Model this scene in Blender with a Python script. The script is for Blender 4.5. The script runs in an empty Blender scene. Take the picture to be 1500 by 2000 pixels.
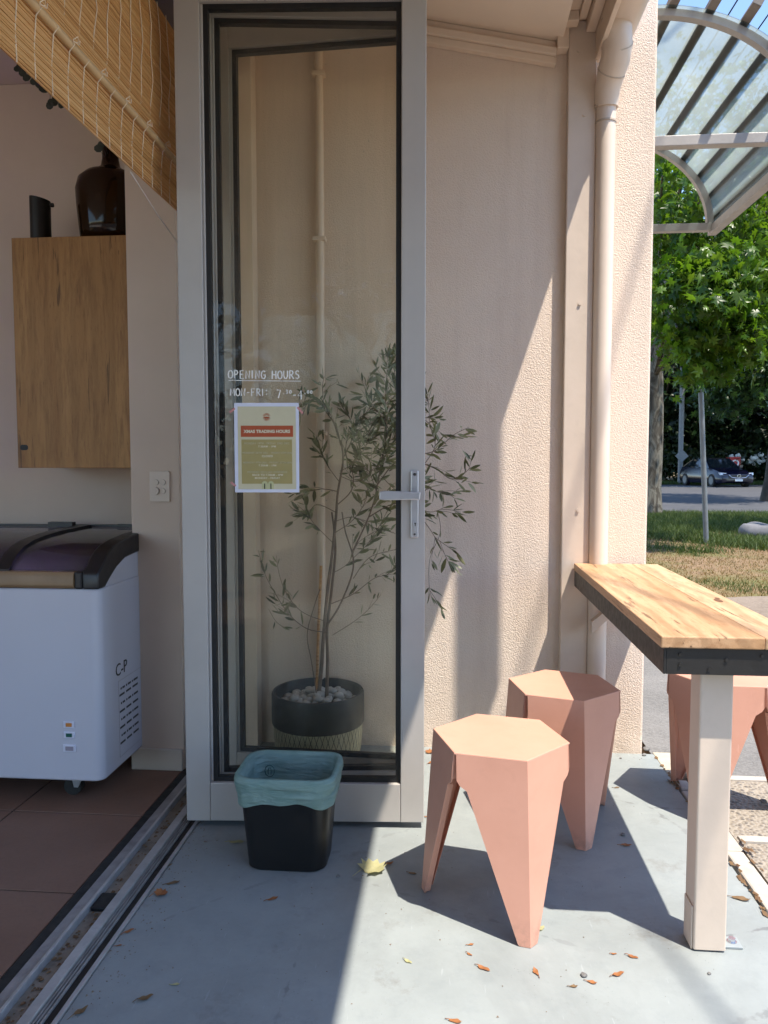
import bpy, bmesh, math, random
import numpy as np
from mathutils import Vector, Matrix, noise
random.seed(7); rng = np.random.default_rng(11)
scene = bpy.context.scene
COL = scene.collection
rad = math.radians

# ------------------------------------------------------------------ camera
CAMH, FPX = 1.14, 1500.0
PITCH, YAW = rad(3.624), rad(4.943)
cam_d = bpy.data.cameras.new('camera'); cam = bpy.data.objects.new('camera', cam_d); COL.objects.link(cam)
cam.location = (0, 0, CAMH); cam.rotation_euler = (rad(90) - PITCH, 0, YAW)
cam_d.sensor_fit = 'VERTICAL'; cam_d.sensor_height = 36; cam_d.sensor_width = 27; cam_d.lens = 27
cam_d.clip_start = 0.02; cam_d.clip_end = 2000
scene.camera = cam
scene.view_settings.view_transform = 'Standard'; scene.view_settings.look = 'None'
scene.view_settings.gamma = 1; scene.view_settings.exposure = 1.42
scene.cycles.max_bounces = 10; scene.cycles.diffuse_bounces = 6; scene.cycles.transparent_max_bounces = 32
scene.cycles.glossy_bounces = 4; scene.cycles.transmission_bounces = 8
scene.cycles.caustics_reflective = False; scene.cycles.caustics_refractive = False

# ------------------------------------------------------------------ world and sun
SUND = Vector((-.328, .284, -1.0)).normalized()
w = bpy.data.worlds.new('World'); scene.world = w; w.use_nodes = True
nt = w.node_tree; nt.nodes.clear()
sky = nt.nodes.new('ShaderNodeTexSky'); sky.sky_type = 'NISHITA'; sky.sun_disc = False
sky.sun_elevation = rad(66.5); sky.sun_rotation = rad(130.9); sky.air_density = 0.9; sky.dust_density = 0.2; sky.ozone_density = 2.4
bg = nt.nodes.new('ShaderNodeBackground'); bg.inputs[1].default_value = 0.15
wo = nt.nodes.new('ShaderNodeOutputWorld')
nt.links.new(sky.outputs[0], bg.inputs[0]); nt.links.new(bg.outputs[0], wo.inputs[0])
sl = bpy.data.lights.new('sun', 'SUN'); so = bpy.data.objects.new('sun', sl); COL.objects.link(so)
sl.energy = 3.45; sl.angle = rad(0.53); sl.color = (1.0, 0.92, 0.80)
so.location = (3, -3, 9); so.rotation_euler = SUND.to_track_quat('-Z', 'Y').to_euler()

# ------------------------------------------------------------------ geometry helpers
_R = Vector((math.cos(YAW), math.sin(YAW), 0))
_F = Vector((-math.sin(YAW) * math.cos(PITCH), math.cos(YAW) * math.cos(PITCH), -math.sin(PITCH)))
_U = _R.cross(_F)
def ray(px, py): return _F * FPX + _R * (px - 750) + _U * (1000 - py)
def at(px, py, Y):                     # photo pixel -> point of the place at distance Y
    d = ray(px, py); return Vector((0, 0, CAMH)) + d * (Y / d.y)
def atz(px, py, z=0.0):                # photo pixel -> point at height z
    d = ray(px, py); return Vector((0, 0, CAMH)) + d * ((z - CAMH) / d.z)
def atx(px, py, x):
    d = ray(px, py); return Vector((0, 0, CAMH)) + d * (x / d.x)

class MB:
    def __init__(s): s.v = []; s.f = []
    def add(s, vs, fs):
        o = len(s.v); s.v += [tuple(p) for p in vs]; s.f += [tuple(i + o for i in f) for f in fs]; return s
    def box(s, x0, x1, y0, y1, z0, z1):
        return s.add([(x0,y0,z0),(x1,y0,z0),(x1,y1,z0),(x0,y1,z0),(x0,y0,z1),(x1,y0,z1),(x1,y1,z1),(x0,y1,z1)],
                     [(0,3,2,1),(4,5,6,7),(0,1,5,4),(1,2,6,5),(2,3,7,6),(3,0,4,7)])
    def bar(s, a, b, wx, wy, up=(0,0,1)):
        a, b = Vector(a), Vector(b); d = (b - a).normalized(); r = d.cross(Vector(up))
        if r.length < 1e-4: r = d.cross(Vector((1,0,0)))
        r.normalize(); u = r.cross(d)
        q = [(-.5,-.5),(.5,-.5),(.5,.5),(-.5,.5)]
        return s.add([p + r*(i*wx) + u*(j*wy) for p in (a, b) for i, j in q],
                     [(0,3,2,1),(4,5,6,7),(0,1,5,4),(1,2,6,5),(2,3,7,6),(3,0,4,7)][0:1] + [(4,5,6,7),(0,1,5,4),(1,2,6,5),(2,3,7,6),(3,0,4,7)])
    def tube(s, path, r, n=8, cap=True):
        P = [Vector(p) for p in path]; m = len(P)
        rr = r if isinstance(r, (list, tuple)) else [r] * m
        vs = []; ref = None
        for i, p in enumerate(P):
            d = (P[min(i+1, m-1)] - P[max(i-1, 0)]).normalized()
            if ref is None:
                ref = d.cross(Vector((0,0,1)))
                if ref.length < .05: ref = d.cross(Vector((1,0,0)))
            a = (ref - d * ref.dot(d)).normalized(); ref = a; b = d.cross(a)
            for k in range(n):
                t = 2*math.pi*k/n; vs.append(p + (a*math.cos(t) + b*math.sin(t)) * rr[i])
        fs = [(i*n+k, i*n+(k+1) % n, (i+1)*n+(k+1) % n, (i+1)*n+k) for i in range(m-1) for k in range(n)]
        if cap: fs += [tuple(range(n-1, -1, -1)), tuple(range((m-1)*n, m*n))]
        return s.add(vs, fs)
    def lathe(s, prof, c, n=40, cap=True):
        vs = []; m = len(prof)
        for r, z in prof:
            for k in range(n):
                t = 2*math.pi*k/n; vs.append((c[0]+r*math.cos(t), c[1]+r*math.sin(t), c[2]+z))
        fs = [(i*n+k, i*n+(k+1) % n, (i+1)*n+(k+1) % n, (i+1)*n+k) for i in range(m-1) for k in range(n)]
        if cap: fs += [tuple(range(n-1, -1, -1)), tuple(range((m-1)*n, m*n))]
        return s.add(vs, fs)
    def prism(s, poly, axis, a0, a1):
        f = {'x': lambda p, a: (a, p[0], p[1]), 'y': lambda p, a: (p[0], a, p[1]), 'z': lambda p, a: (p[0], p[1], a)}[axis]
        n = len(poly); vs = [f(p, a0) for p in poly] + [f(p, a1) for p in poly]
        fs = [tuple(range(n-1, -1, -1)), tuple(range(n, 2*n))] + [(i, (i+1) % n, n+(i+1) % n, n+i) for i in range(n)]
        return s.add(vs, fs)
    def loft(s, rings, cap=True):
        n = len(rings[0]); vs = [p for r in rings for p in r]
        fs = [(i*n+k, i*n+(k+1) % n, (i+1)*n+(k+1) % n, (i+1)*n+k) for i in range(len(rings)-1) for k in range(n)]
        if cap: fs += [tuple(range(n-1, -1, -1)), tuple(range((len(rings)-1)*n, len(rings)*n))]
        return s.add(vs, fs)
    def build(s, name, mat, parent=None, smooth=False, bevel=0, local=False, seg=2, fix=True, solid=0):
        me = bpy.data.meshes.new(name)
        vs = np.array([tuple(p) for p in s.v], dtype=float)
        o = bpy.data.objects.new(name, me)
        if parent is not None:
            if not local: vs = vs - np.array(wloc(parent))
        else:
            c = np.array([(vs[:,0].min()+vs[:,0].max())/2, (vs[:,1].min()+vs[:,1].max())/2, vs[:,2].min()])
            vs = vs - c; o.location = c
        me.from_pydata(vs.tolist(), [], s.f)
        if fix:
            bm = bmesh.new(); bm.from_mesh(me); bmesh.ops.recalc_face_normals(bm, faces=bm.faces); bm.to_mesh(me); bm.free()
        me.materials.append(mat)
        if smooth:
            me.polygons.foreach_set('use_smooth', [True]*len(me.polygons))
            if smooth != 'all': me.set_sharp_from_angle(angle=rad(38))
        COL.objects.link(o)
        if parent is not None: o.parent = parent
        if solid:
            m = o.modifiers.new('solid', 'SOLIDIFY'); m.thickness = solid; m.offset = -1
        if bevel:
            m = o.modifiers.new('bevel', 'BEVEL'); m.width = bevel; m.segments = seg; m.limit_method = 'ANGLE'; m.angle_limit = rad(35)
        return o
def wloc(o):
    v = Vector((0,0,0))
    while o is not None: v = v + o.location; o = o.parent
    return v
def split(mb):                         # one shape collector per connected piece
    par = list(range(len(mb.v)))
    def find(i):
        while par[i] != i: par[i] = par[par[i]]; i = par[i]
        return i
    for f in mb.f:
        for i in f[1:]: par[find(i)] = find(f[0])
    groups = {}
    for f in mb.f: groups.setdefault(find(f[0]), []).append(f)
    out = []
    for fs in groups.values():
        ids = sorted({i for f in fs for i in f}); k = {i: n for n, i in enumerate(ids)}
        m = MB(); m.add([mb.v[i] for i in ids], [tuple(k[i] for i in f) for f in fs]); out.append(m)
    return out
def each(mb, *a, **k): return [m.build(*a, **k) for m in split(mb)]
def box(*a): return MB().box(*a)
def tag(o, label=None, cat=None, group=None, kind=None):
    if label: o['label'] = label
    if cat: o['category'] = cat
    if group: o['group'] = group
    if kind: o['kind'] = kind
    return o
def thing(name, label, cat, loc=(0,0,0), rz=0, group=None):
    o = bpy.data.objects.new(name, None); COL.objects.link(o); o.location = loc; o.rotation_euler = (0,0,rz)
    o.empty_display_size = .1
    return tag(o, label, cat, group)
def copy_tree(o, parent=None):
    c = o.copy(); COL.objects.link(c)
    if parent is not None: c.parent = parent
    for ch in list(o.children): copy_tree(ch, c)
    return c
def rrect(x0, x1, y0, y1, r, n=6):
    out = []
    for cx, cy, a0 in ((x1-r, y1-r, 0), (x0+r, y1-r, 90), (x0+r, y0+r, 180), (x1-r, y0+r, 270)):
        for k in range(n+1):
            a = rad(a0 + 90*k/n); out.append((cx + r*math.cos(a), cy + r*math.sin(a)))
    return out

# ------------------------------------------------------------------ materials
class N:
    def __init__(s, name):
        s.m = bpy.data.materials.new(name); s.m.use_nodes = True; s.t = s.m.node_tree; s.t.nodes.clear()
        s.out = s.n('ShaderNodeOutputMaterial'); s._pos = None
    def n(s, t, **k):
        x = s.t.nodes.new(t)
        for a, b in k.items(): setattr(x, a, b)
        return x
    def l(s, a, b): s.t.links.new(a, b)
    def pos(s):
        if s._pos is None: s._pos = s.n('ShaderNodeNewGeometry').outputs['Position']
        return s._pos
    def mapping(s, scale=(1,1,1), loc=(0,0,0), rot=(0,0,0), vec=None):
        m = s.n('ShaderNodeMapping'); m.inputs['Scale'].default_value = scale; m.inputs['Location'].default_value = loc; m.inputs['Rotation'].default_value = rot
        s.l(vec or s.pos(), m.inputs[0]); return m.outputs[0]
    def noise(s, scale, detail=3, rough=.55, vec=None, dist=0):
        x = s.n('ShaderNodeTexNoise'); x.inputs['Scale'].default_value = scale; x.inputs['Detail'].default_value = detail
        x.inputs['Roughness'].default_value = rough; x.inputs['Distortion'].default_value = dist
        s.l(vec or s.pos(), x.inputs['Vector']); return x.outputs['Fac']
    def voro(s, scale, vec=None, feature='F1', out='Distance'):
        x = s.n('ShaderNodeTexVoronoi'); x.feature = feature; x.inputs['Scale'].default_value = scale
        s.l(vec or s.pos(), x.inputs['Vector']); return x.outputs[out]
    def ramp(s, fac, stops):
        r = s.n('ShaderNodeValToRGB'); e = r.color_ramp.elements
        while len(e) < len(stops): e.new(.5)
        for i, (p, c) in enumerate(stops):
            e[i].position = p; e[i].color = tuple(c) + (1,) if len(c) == 3 else c
        s.l(fac, r.inputs[0]); return r.outputs[0]
    def mix(s, fac, a, b, mode='MIX'):
        m = s.n('ShaderNodeMix'); m.data_type = 'RGBA'; m.blend_type = mode
        for i, v in ((0, fac), (6, a), (7, b)):
            if hasattr(v, 'links') or hasattr(v, 'is_linked'): s.l(v, m.inputs[i])
            else: m.inputs[i].default_value = v if i == 0 else (tuple(v) + (1,) if len(v) == 3 else v)
        return m.outputs[2]
    def math(s, op, a, b=0.0, clamp=False):
        m = s.n('ShaderNodeMath'); m.operation = op; m.use_clamp = clamp
        for i, v in ((0, a), (1, b)):
            if hasattr(v, 'is_linked'): s.l(v, m.inputs[i])
            else: m.inputs[i].default_value = v
        return m.outputs[0]
    def bump(s, h, strength=.3, dist=.01):
        b = s.n('ShaderNodeBump'); b.inputs['Strength'].default_value = strength; b.inputs['Distance'].default_value = dist
        s.l(h, b.inputs['Height']); return b.outputs[0]
    def pr(s, col, rough=.5, metal=0, normal=None, spec=.5, **k):
        p = s.n('ShaderNodeBsdfPrincipled')
        if hasattr(col, 'is_linked'): s.l(col, p.inputs['Base Color'])
        else: p.inputs['Base Color'].default_value = tuple(col) + (1,)
        if hasattr(rough, 'is_linked'): s.l(rough, p.inputs['Roughness'])
        else: p.inputs['Roughness'].default_value = rough
        p.inputs['Metallic'].default_value = metal; p.inputs['Specular IOR Level'].default_value = spec
        for a, b in k.items(): p.inputs[a.replace('_', ' ')].default_value = b
        if normal is not None: s.l(normal, p.inputs['Normal'])
        return p.outputs[0]
    def done(s, sh): s.l(sh, s.out.inputs[0]); return s.m
def paint(name, col, rough=.5, var=.07, vs=5, bump=.06, bs=90, metal=0, spec=.5, grime=0, fine=.0):
    g = N(name); c = tuple(col)
    lo = tuple(x*(1-var) for x in c); hi = tuple(min(1, x*(1+var)) for x in c)
    base = g.ramp(g.noise(vs, 5, .62), [(.3, lo), (.7, hi)])
    if grime:
        base = g.mix(g.math('MULTIPLY', g.ramp(g.noise(vs*2.3, 8, .7, dist=.6), [(.54, (0,0,0)), (.75, (1,1,1))]), grime), base, tuple(x*.55 for x in c))
    rg = g.ramp(g.noise(vs*3, 4), [(.3, (rough*.85,)*3), (.7, (min(1, rough*1.15),)*3)])
    nrm = g.bump(g.noise(bs, 4, .6), bump, .004) if bump else None
    return g.done(g.pr(base, rg, metal, nrm, spec))

M = {}
# rendered wall: rolled texture coat
def stucco():
    g = N('stucco'); n1 = g.noise(210, 2, .5, dist=.5); n2 = g.noise(480, 2); n3 = g.noise(2.2, 5, .6)
    base = g.ramp(n3, [(.3, (.72,.595,.49)), (.72, (.79,.66,.55))])
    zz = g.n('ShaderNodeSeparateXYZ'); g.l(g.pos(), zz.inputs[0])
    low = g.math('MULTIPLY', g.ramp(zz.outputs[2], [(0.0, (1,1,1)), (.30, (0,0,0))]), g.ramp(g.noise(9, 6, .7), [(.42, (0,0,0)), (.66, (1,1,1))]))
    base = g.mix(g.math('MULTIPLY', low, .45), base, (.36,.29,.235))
    st = g.noise(1, 5, .6, g.mapping((9, 9, .55)))
    base = g.mix(g.math('MULTIPLY', g.ramp(st, [(.5, (0,0,0)), (.75, (1,1,1))]), .26), base, (.42,.31,.24))
    h = g.math('ADD', g.math('MULTIPLY', g.ramp(n1, [(.35, (0,0,0)), (.62, (1,1,1))]), 1.0), g.math('MULTIPLY', n2, .25))
    return g.done(g.pr(base, .82, 0, g.bump(h, .5, .0026), .25))
M['stucco'] = stucco()
M['trim'] = paint('trim_paint', (.74,.61,.49), .5, .05, 4, .05, 60, grime=.12)
M['post'] = paint('post_paint', (.62,.515,.425), .48, .05, 5, .12, 34, grime=.18)
M['pipe'] = paint('pipe_paint', (.70,.585,.485), .38, .04, 4, .03, 40)
M['seam'] = paint('seam_paint', (.47,.39,.32), .6)
M['inwall'] = paint('inner_wall_paint', (.66,.54,.44), .6, .04, 3, .05, 120)
M['skirt'] = paint('skirting_paint', (.55,.49,.43), .45, .04, 4, .04)
M['ceil'] = paint('ceiling_paint', (.82,.69,.56), .7, .04, 2.5, .03, 80, grime=.06)
M['darkceil'] = paint('dark_ceiling_paint', (.12,.10,.085), .7, .05, 3, .03)
M['alu'] = paint('door_aluminium_paint', (.435,.408,.38), .36, .04, 5, .03, 220, grime=.08, spec=.55)
M['steel'] = paint('satin_steel', (.52,.52,.54), .34, .05, 12, .04, 300, metal=.65)
M['track'] = paint('track_aluminium', (.34,.33,.33), .42, .22, 16, .1, 160, metal=.5, grime=.45)
M['railedge'] = paint('worn_aluminium', (.47,.465,.46), .36, .14, 20, .08, 160, metal=.45, grime=.35)
M['gasket'] = paint('black_gasket', (.008,.008,.009), .55, .1, 12, .05)
M['rubber'] = paint('black_rubber', (.012,.013,.013), .6, .15, 14, .08)
M['bin'] = paint('bin_plastic', (.005,.005,.005), .4, .1, 12, .05, 300)
M['frame'] = paint('black_steel', (.016,.015,.0145), .5, .15, 14, .14, 70)
M['blackp'] = paint('black_plastic', (.014,.014,.016), .38, .1, 10, .04)
def enamel():
    g = N('freezer_enamel'); base = g.ramp(g.noise(2, 3), [(.3, (.53,.54,.61)), (.7, (.56,.57,.64))])
    sp = g.math('MULTIPLY', g.ramp(g.voro(55), [(.03, (1,1,1)), (.05, (0,0,0))]), g.ramp(g.noise(5, 2), [(.6, (0,0,0)), (.68, (1,1,1))]))
    return g.done(g.pr(g.mix(g.math('MULTIPLY', sp, .5), base, (.2,.19,.2)), .24, 0, None, .5))
M['white'] = enamel()
M['liner_in'] = paint('freezer_liner', (.62,.52,.85), .5, .08, 8, .05)
def stoolm():
    g = N('stool_powder_coat'); n = g.noise(4, 5, .65)
    base = g.ramp(n, [(.3, (.555,.278,.198)), (.7, (.61,.315,.228))])
    sc = g.noise(1, 4, .6, g.mapping((150, 150, 26), rot=(.5,.4,.3)), .5)
    base = g.mix(g.math('MULTIPLY', g.math('MULTIPLY', g.ramp(sc, [(.64, (0,0,0)), (.69, (1,1,1))]), g.ramp(g.noise(6, 3), [(.48, (0,0,0)), (.62, (1,1,1))])), .35), base, (.70,.43,.34))
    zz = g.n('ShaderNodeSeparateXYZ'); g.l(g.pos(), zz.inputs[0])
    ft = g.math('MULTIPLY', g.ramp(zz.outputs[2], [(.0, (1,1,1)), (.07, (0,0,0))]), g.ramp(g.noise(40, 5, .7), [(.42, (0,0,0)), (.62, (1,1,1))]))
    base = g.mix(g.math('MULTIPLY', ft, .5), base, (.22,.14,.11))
    base = g.mix(g.math('MULTIPLY', g.ramp(g.noise(17, 7, .7, dist=.6), [(.55, (0,0,0)), (.75, (1,1,1))]), .14), base, (.36,.19,.14))
    return g.done(g.pr(base, g.ramp(g.noise(9, 5), [(.3, (.38,)*3), (.7, (.52,)*3)]), 0, g.bump(g.noise(420, 2), .06, .003), .5))
M['stool'] = stoolm()
M['wplastic'] = paint('switch_plastic', (.72,.62,.52), .4, .03)
M['carafe'] = paint('black_enamel', (.006,.006,.006), .45, .1)
M['potrim'] = paint('pot_rim_black', (.022,.024,.026), .6, .18, 10, .1, 120)
M['soil'] = paint('soil', (.05,.035,.025), .9, .3, 30, .5, 60)
M['bark_olive'] = paint('olive_bark', (.20,.145,.105), .8, .3, 30, .5, 90)
M['pebble'] = paint('white_pebble', (.50,.48,.45), .6, .25, 22, .08)
M['grit'] = paint('grey_stone', (.16,.155,.15), .8, .3, 40, .3)
M['cordm'] = paint('cotton_cord', (.80,.66,.48), .8, .12, 40, .2)
M['pull'] = paint('white_cord', (.62,.56,.50), .7, .08)
M['galv'] = paint('galvanised_steel', (.36,.38,.40), .42, .12, 9, .06, 120, metal=.55)
M['polegrey'] = paint('dull_grey_pole', (.15,.165,.175), .5, .15, 9, .05, 80, metal=.3)
M['awnsteel'] = paint('awning_steel', (.36,.335,.31), .5, .1, 9, .06, 80, grime=.25)
M['awnbar'] = paint('awning_bar_paint', (.17,.145,.125), .6, .3, 11, .1, 60, grime=.6)
M['red'] = paint('red_paint', (.42,.018,.015), .4, .1)
M['whitep'] = paint('white_paint', (.78,.78,.76), .5, .06, 10, .05)
M['carblue'] = paint('car_paint', (.004,.004,.016), .22, .05, spec=.7)
M['cardark'] = paint('car_glass', (.01,.014,.016), .06, .05, bump=0, spec=.8)
M['tyre'] = paint('tyre_rubber', (.012,.012,.012), .8)
M['chrome'] = paint('chrome', (.65,.65,.67), .18, .03, metal=.95, bump=0)
M['lamp'] = paint('headlamp_lens', (.68,.70,.72), .12, .04, bump=0)
M['cable'] = paint('cable_sheath', (.015,.015,.016), .6)
M['rock'] = paint('rock', (.15,.148,.157), .85, .25, 5, .5, 18)
M['edging'] = paint('edging_concrete', (.42,.38,.33), .85, .14, 14, .35, 60, grime=.5)
M['bracket'] = paint('timber_brace', (.60,.50,.42), .5, .06)
M['branch'] = paint('dry_branch', (.05,.035,.025), .8)
M['dryleaf'] = paint('dried_leaf', (.035,.04,.03), .7, .3, 30)

def concrete():
    g = N('painted_concrete')
    n1 = g.noise(2.6, 6, .65); n2 = g.noise(13, 6, .7); n3 = g.noise(160, 3, .6)
    base = g.ramp(n1, [(.28, (.232,.256,.256)), (.75, (.298,.326,.326))])
    base = g.mix(g.math('MULTIPLY', g.ramp(n2, [(.5, (0,0,0)), (.74, (1,1,1))]), .4), base, (.19,.215,.225))
    base = g.mix(g.math('MULTIPLY', g.ramp(g.noise(1.35, 7, .72, g.mapping(loc=(.7,2.2,0)), .5), [(.44, (0,0,0)), (.66, (1,1,1))]), .5), base, (.165,.178,.178))
    # worn brownish patches, scuffs and pin-head specks
    base = g.mix(g.math('MULTIPLY', g.ramp(g.noise(4.3, 8, .75, g.mapping(loc=(3.1,1.7,0))), [(.57, (0,0,0)), (.70, (1,1,1))]), .6), base, (.15,.14,.128))
    base = g.mix(g.math('MULTIPLY', g.ramp(g.voro(95), [(.05, (1,1,1)), (.10, (0,0,0))]), g.math('MULTIPLY', g.ramp(g.noise(7, 3), [(.5, (0,0,0)), (.62, (1,1,1))]), .8)), base, (.05,.048,.045))
    sc = g.noise(1, 3, .5, g.mapping((120, 14, 1), rot=(0, 0, .5)))
    base = g.mix(g.math('MULTIPLY', g.ramp(sc, [(.68, (0,0,0)), (.73, (1,1,1))]), .3), base, (.38,.41,.43))
    # hairline crack
    cv = g.voro(1.15, g.mapping(loc=(.3,.55,0), vec=g.pos()), 'DISTANCE_TO_EDGE')
    crk = g.math('MULTIPLY', g.ramp(g.math('ADD', cv, g.math('MULTIPLY', g.math('SUBTRACT', g.noise(22, 4), .5), .05)), [(.0, (1,1,1)), (.004, (0,0,0))]), g.ramp(g.noise(1.7, 2), [(.45, (0,0,0)), (.6, (1,1,1))]))
    base = g.mix(g.math('MULTIPLY', crk, .8), base, (.15,.155,.16))
    h = g.math('ADD', g.math('MULTIPLY', n3, .3), g.math('MULTIPLY', n2, .6))
    return g.done(g.pr(base, g.ramp(n2, [(.3, (.46,)*3), (.7, (.6,)*3)]), 0, g.bump(h, .25, .004), .35))
M['concrete'] = concrete()
def tile():
    g = N('brown_tile'); n = g.noise(3.5, 6, .65); n2 = g.noise(90, 4, .6)
    base = g.ramp(n, [(.3, (.195,.108,.072)), (.72, (.25,.145,.10))])
    base = g.mix(g.math('MULTIPLY', g.ramp(n2, [(.5, (0,0,0)), (.7, (1,1,1))]), .3), base, (.15,.09,.068))
    return g.done(g.pr(base, .58, 0, g.bump(n2, .15, .003), .4))
M['tile'] = tile(); M['grout'] = paint('grout', (.035,.022,.018), .9)
def aggregate():
    g = N('exposed_aggregate'); v = g.voro(75, out='Color'); d = g.voro(75); n = g.noise(3, 5)
    sep = g.n('ShaderNodeSeparateColor'); g.l(v, sep.inputs[0])
    st = g.ramp(sep.outputs[0], [(.0, (.07,.063,.06)), (.45, (.18,.157,.135)), (.8, (.29,.255,.215)), (1, (.15,.137,.13))])
    base = g.mix(g.ramp(d, [(.3, (0,0,0)), (.62, (1,1,1))]), st, (.30,.26,.21))
    base = g.mix(g.math('MULTIPLY', g.ramp(n, [(.4, (0,0,0)), (.7, (1,1,1))]), .35), base, (.30,.26,.21))
    return g.done(g.pr(base, .85, 0, g.bump(g.math('MULTIPLY', d, -1), .7, .01), .25))
M['aggregate'] = aggregate()
def asphalt(name, a, b, sc):
    g = N(name); d = g.voro(sc, out='Color'); sep = g.n('ShaderNodeSeparateColor'); g.l(d, sep.inputs[0]); n = g.noise(1.6, 6, .65)
    base = g.mix(g.math('MULTIPLY', sep.outputs[0], .6), a, b)
    base = g.mix(g.math('MULTIPLY', g.ramp(n, [(.4, (0,0,0)), (.72, (1,1,1))]), .4), base, tuple(min(1, x*1.35) for x in b))
    return g.done(g.pr(base, .9, 0, g.bump(g.noise(sc*.9, 2), .6, .008), .25))
M['asphalt'] = asphalt('grey_asphalt', (.12,.117,.113), (.22,.212,.205), 130)
M['road'] = asphalt('road_asphalt', (.055,.055,.059), (.085,.085,.089), 22)
M['path'] = asphalt('dirt_path', (.14,.11,.085), (.25,.205,.165), 60)
def ground():
    g = N('dry_ground'); n = g.noise(.9, 6, .6); n2 = g.noise(14, 5, .7)
    base = g.ramp(n2, [(.3, (.13,.085,.05)), (.7, (.27,.185,.11))])
    base = g.mix(g.math('MULTIPLY', g.ramp(n, [(.45, (0,0,0)), (.62, (1,1,1))]), .7), base, (.10,.12,.035))
    return g.done(g.pr(base, .95, 0, g.bump(n2, .6, .03), .2))
M['ground'] = ground()
def wood(name, a, b, dark, axis, ring=9, rough=.45, knots=True, stretch=14, wave=.38, crack=0):
    g = N(name); sc = {'y': (stretch, 1.0, stretch), 'z': (stretch, stretch, 1.0)}[axis]
    v = g.mapping(sc); n = g.noise(1.1, 6, .62, v, .7); n2 = g.noise(7, 5, .7, v, .3); n3 = g.noise(26, 3, .6, v)
    wv = g.n('ShaderNodeTexWave'); wv.wave_type = 'BANDS'; wv.bands_direction = 'X'; wv.inputs['Scale'].default_value = ring * .13
    wv.inputs['Distortion'].default_value = 9; wv.inputs['Detail'].default_value = 3; wv.inputs['Detail Scale'].default_value = .9
    g.l(g.mapping((sc[0]*.45, sc[1]*.8, sc[2]*.45)), wv.inputs['Vector'])
    base = g.mix(g.ramp(n, [(.3, (0,0,0)), (.7, (1,1,1))]), a, b)
    base = g.mix(g.math('MULTIPLY', g.ramp(wv.outputs['Fac'], [(.55, (0,0,0)), (.95, (1,1,1))]), wave), base, tuple(x*.62 for x in a))
    base = g.mix(g.math('MULTIPLY', g.ramp(n2, [(.46, (0,0,0)), (.68, (1,1,1))]), .6), base, dark)
    base = g.mix(g.math('MULTIPLY', g.ramp(n3, [(.60, (0,0,0)), (.72, (1,1,1))]), .45), base, tuple(x*.55 for x in dark))
    if crack:
        c1 = g.noise(1, 4, .6, g.mapping({'z': (38, 38, 2.6), 'y': (38, 2.6, 38)}[axis], loc=(3,1,.4)), .4)
        base = g.mix(g.math('MULTIPLY', g.ramp(c1, [(.625, (0,0,0)), (.67, (1,1,1))]), crack), base, tuple(x*.18 for x in dark))
    return g.done(g.pr(base, rough, 0, g.bump(n3, .12, .003), .4))
M['oak'] = wood('cabinet_oak', (.31,.145,.04), (.45,.24,.078), (.18,.078,.022), 'z', rough=.5, wave=.22, stretch=9, crack=.6)
M['tabletop'] = wood('table_timber', (.47,.265,.13), (.57,.36,.21), (.30,.145,.065), 'y', rough=.45, stretch=9, wave=.5, crack=.7)
M['tabletop_b'] = wood('table_timber_pale', (.52,.32,.17), (.64,.45,.28), (.30,.15,.075), 'y', rough=.5, stretch=7, wave=.5, crack=.9)
M['bumper'] = paint('wood_look_strip', (.27,.17,.085), .45, .14, 9, .05)
def bamboo():
    g = N('bamboo_slats'); v = g.mapping((1, 1.3, 150)); n = g.noise(1, 4, .6, v); v2 = g.mapping((1, 2.5, 420), loc=(0, 4, 0)); n2 = g.noise(1, 2, .5, v2)
    base = g.ramp(n, [(.28, (.50,.25,.08)), (.5, (.76,.44,.17)), (.72, (.86,.60,.30))])
    base = g.mix(g.math('MULTIPLY', g.ramp(n2, [(.5, (0,0,0)), (.7, (1,1,1))]), .5), base, (.50,.25,.085))
    p = g.pr(base, .55, 0, None, .35)
    t = g.n('ShaderNodeBsdfTranslucent'); g.l(base, t.inputs[0])
    ms = g.n('ShaderNodeMixShader'); ms.inputs[0].default_value = .3; g.l(p, ms.inputs[1]); g.l(t.outputs[0], ms.inputs[2])
    return g.done(ms.outputs[0])
M['bamboo'] = bamboo(); M['pole'] = paint('bamboo_pole', (.56,.37,.19), .4, .12, 18, .05)
def leafmat(name, cols, trans=.45, rough=.45, scale=1.3, spec=.4):
    g = N(name)
    oi = g.n('ShaderNodeNewGeometry'); r = oi.outputs['Random Per Island']
    stops = [(i/(len(cols)-1), c) for i, c in enumerate(cols)]
    base = g.ramp(r, stops)
    base = g.mix(g.math('MULTIPLY', g.ramp(g.noise(scale, 3), [(.35, (0,0,0)), (.65, (1,1,1))]), .35), base, tuple(x*.7 for x in cols[0]))
    p = g.pr(base, rough, 0, None, spec)
    t = g.n('ShaderNodeBsdfTranslucent'); g.l(g.mix(1.0, base, (1.3,1.25,.55), 'MULTIPLY'), t.inputs[0])
    ms = g.n('ShaderNodeMixShader'); ms.inputs[0].default_value = trans; g.l(p, ms.inputs[1]); g.l(t.outputs[0], ms.inputs[2])
    return g.done(ms.outputs[0])
M['plane_leaf'] = leafmat('plane_tree_leaf', [(.03,.08,.008), (.065,.145,.012), (.125,.235,.02), (.075,.125,.024)], .5, .33)
M['far_leaf'] = leafmat('far_tree_leaf', [(.009,.018,.006), (.016,.03,.009), (.03,.052,.015)], .25, .4)
M['mid_leaf'] = leafmat('mid_tree_leaf', [(.018,.045,.009), (.03,.072,.014), (.055,.11,.02)], .35, .38)
M['olive_leaf'] = leafmat('olive_leaf', [(.085,.095,.05), (.16,.175,.095), (.32,.33,.21), (.20,.215,.115)], .25, .42, 8)
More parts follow.
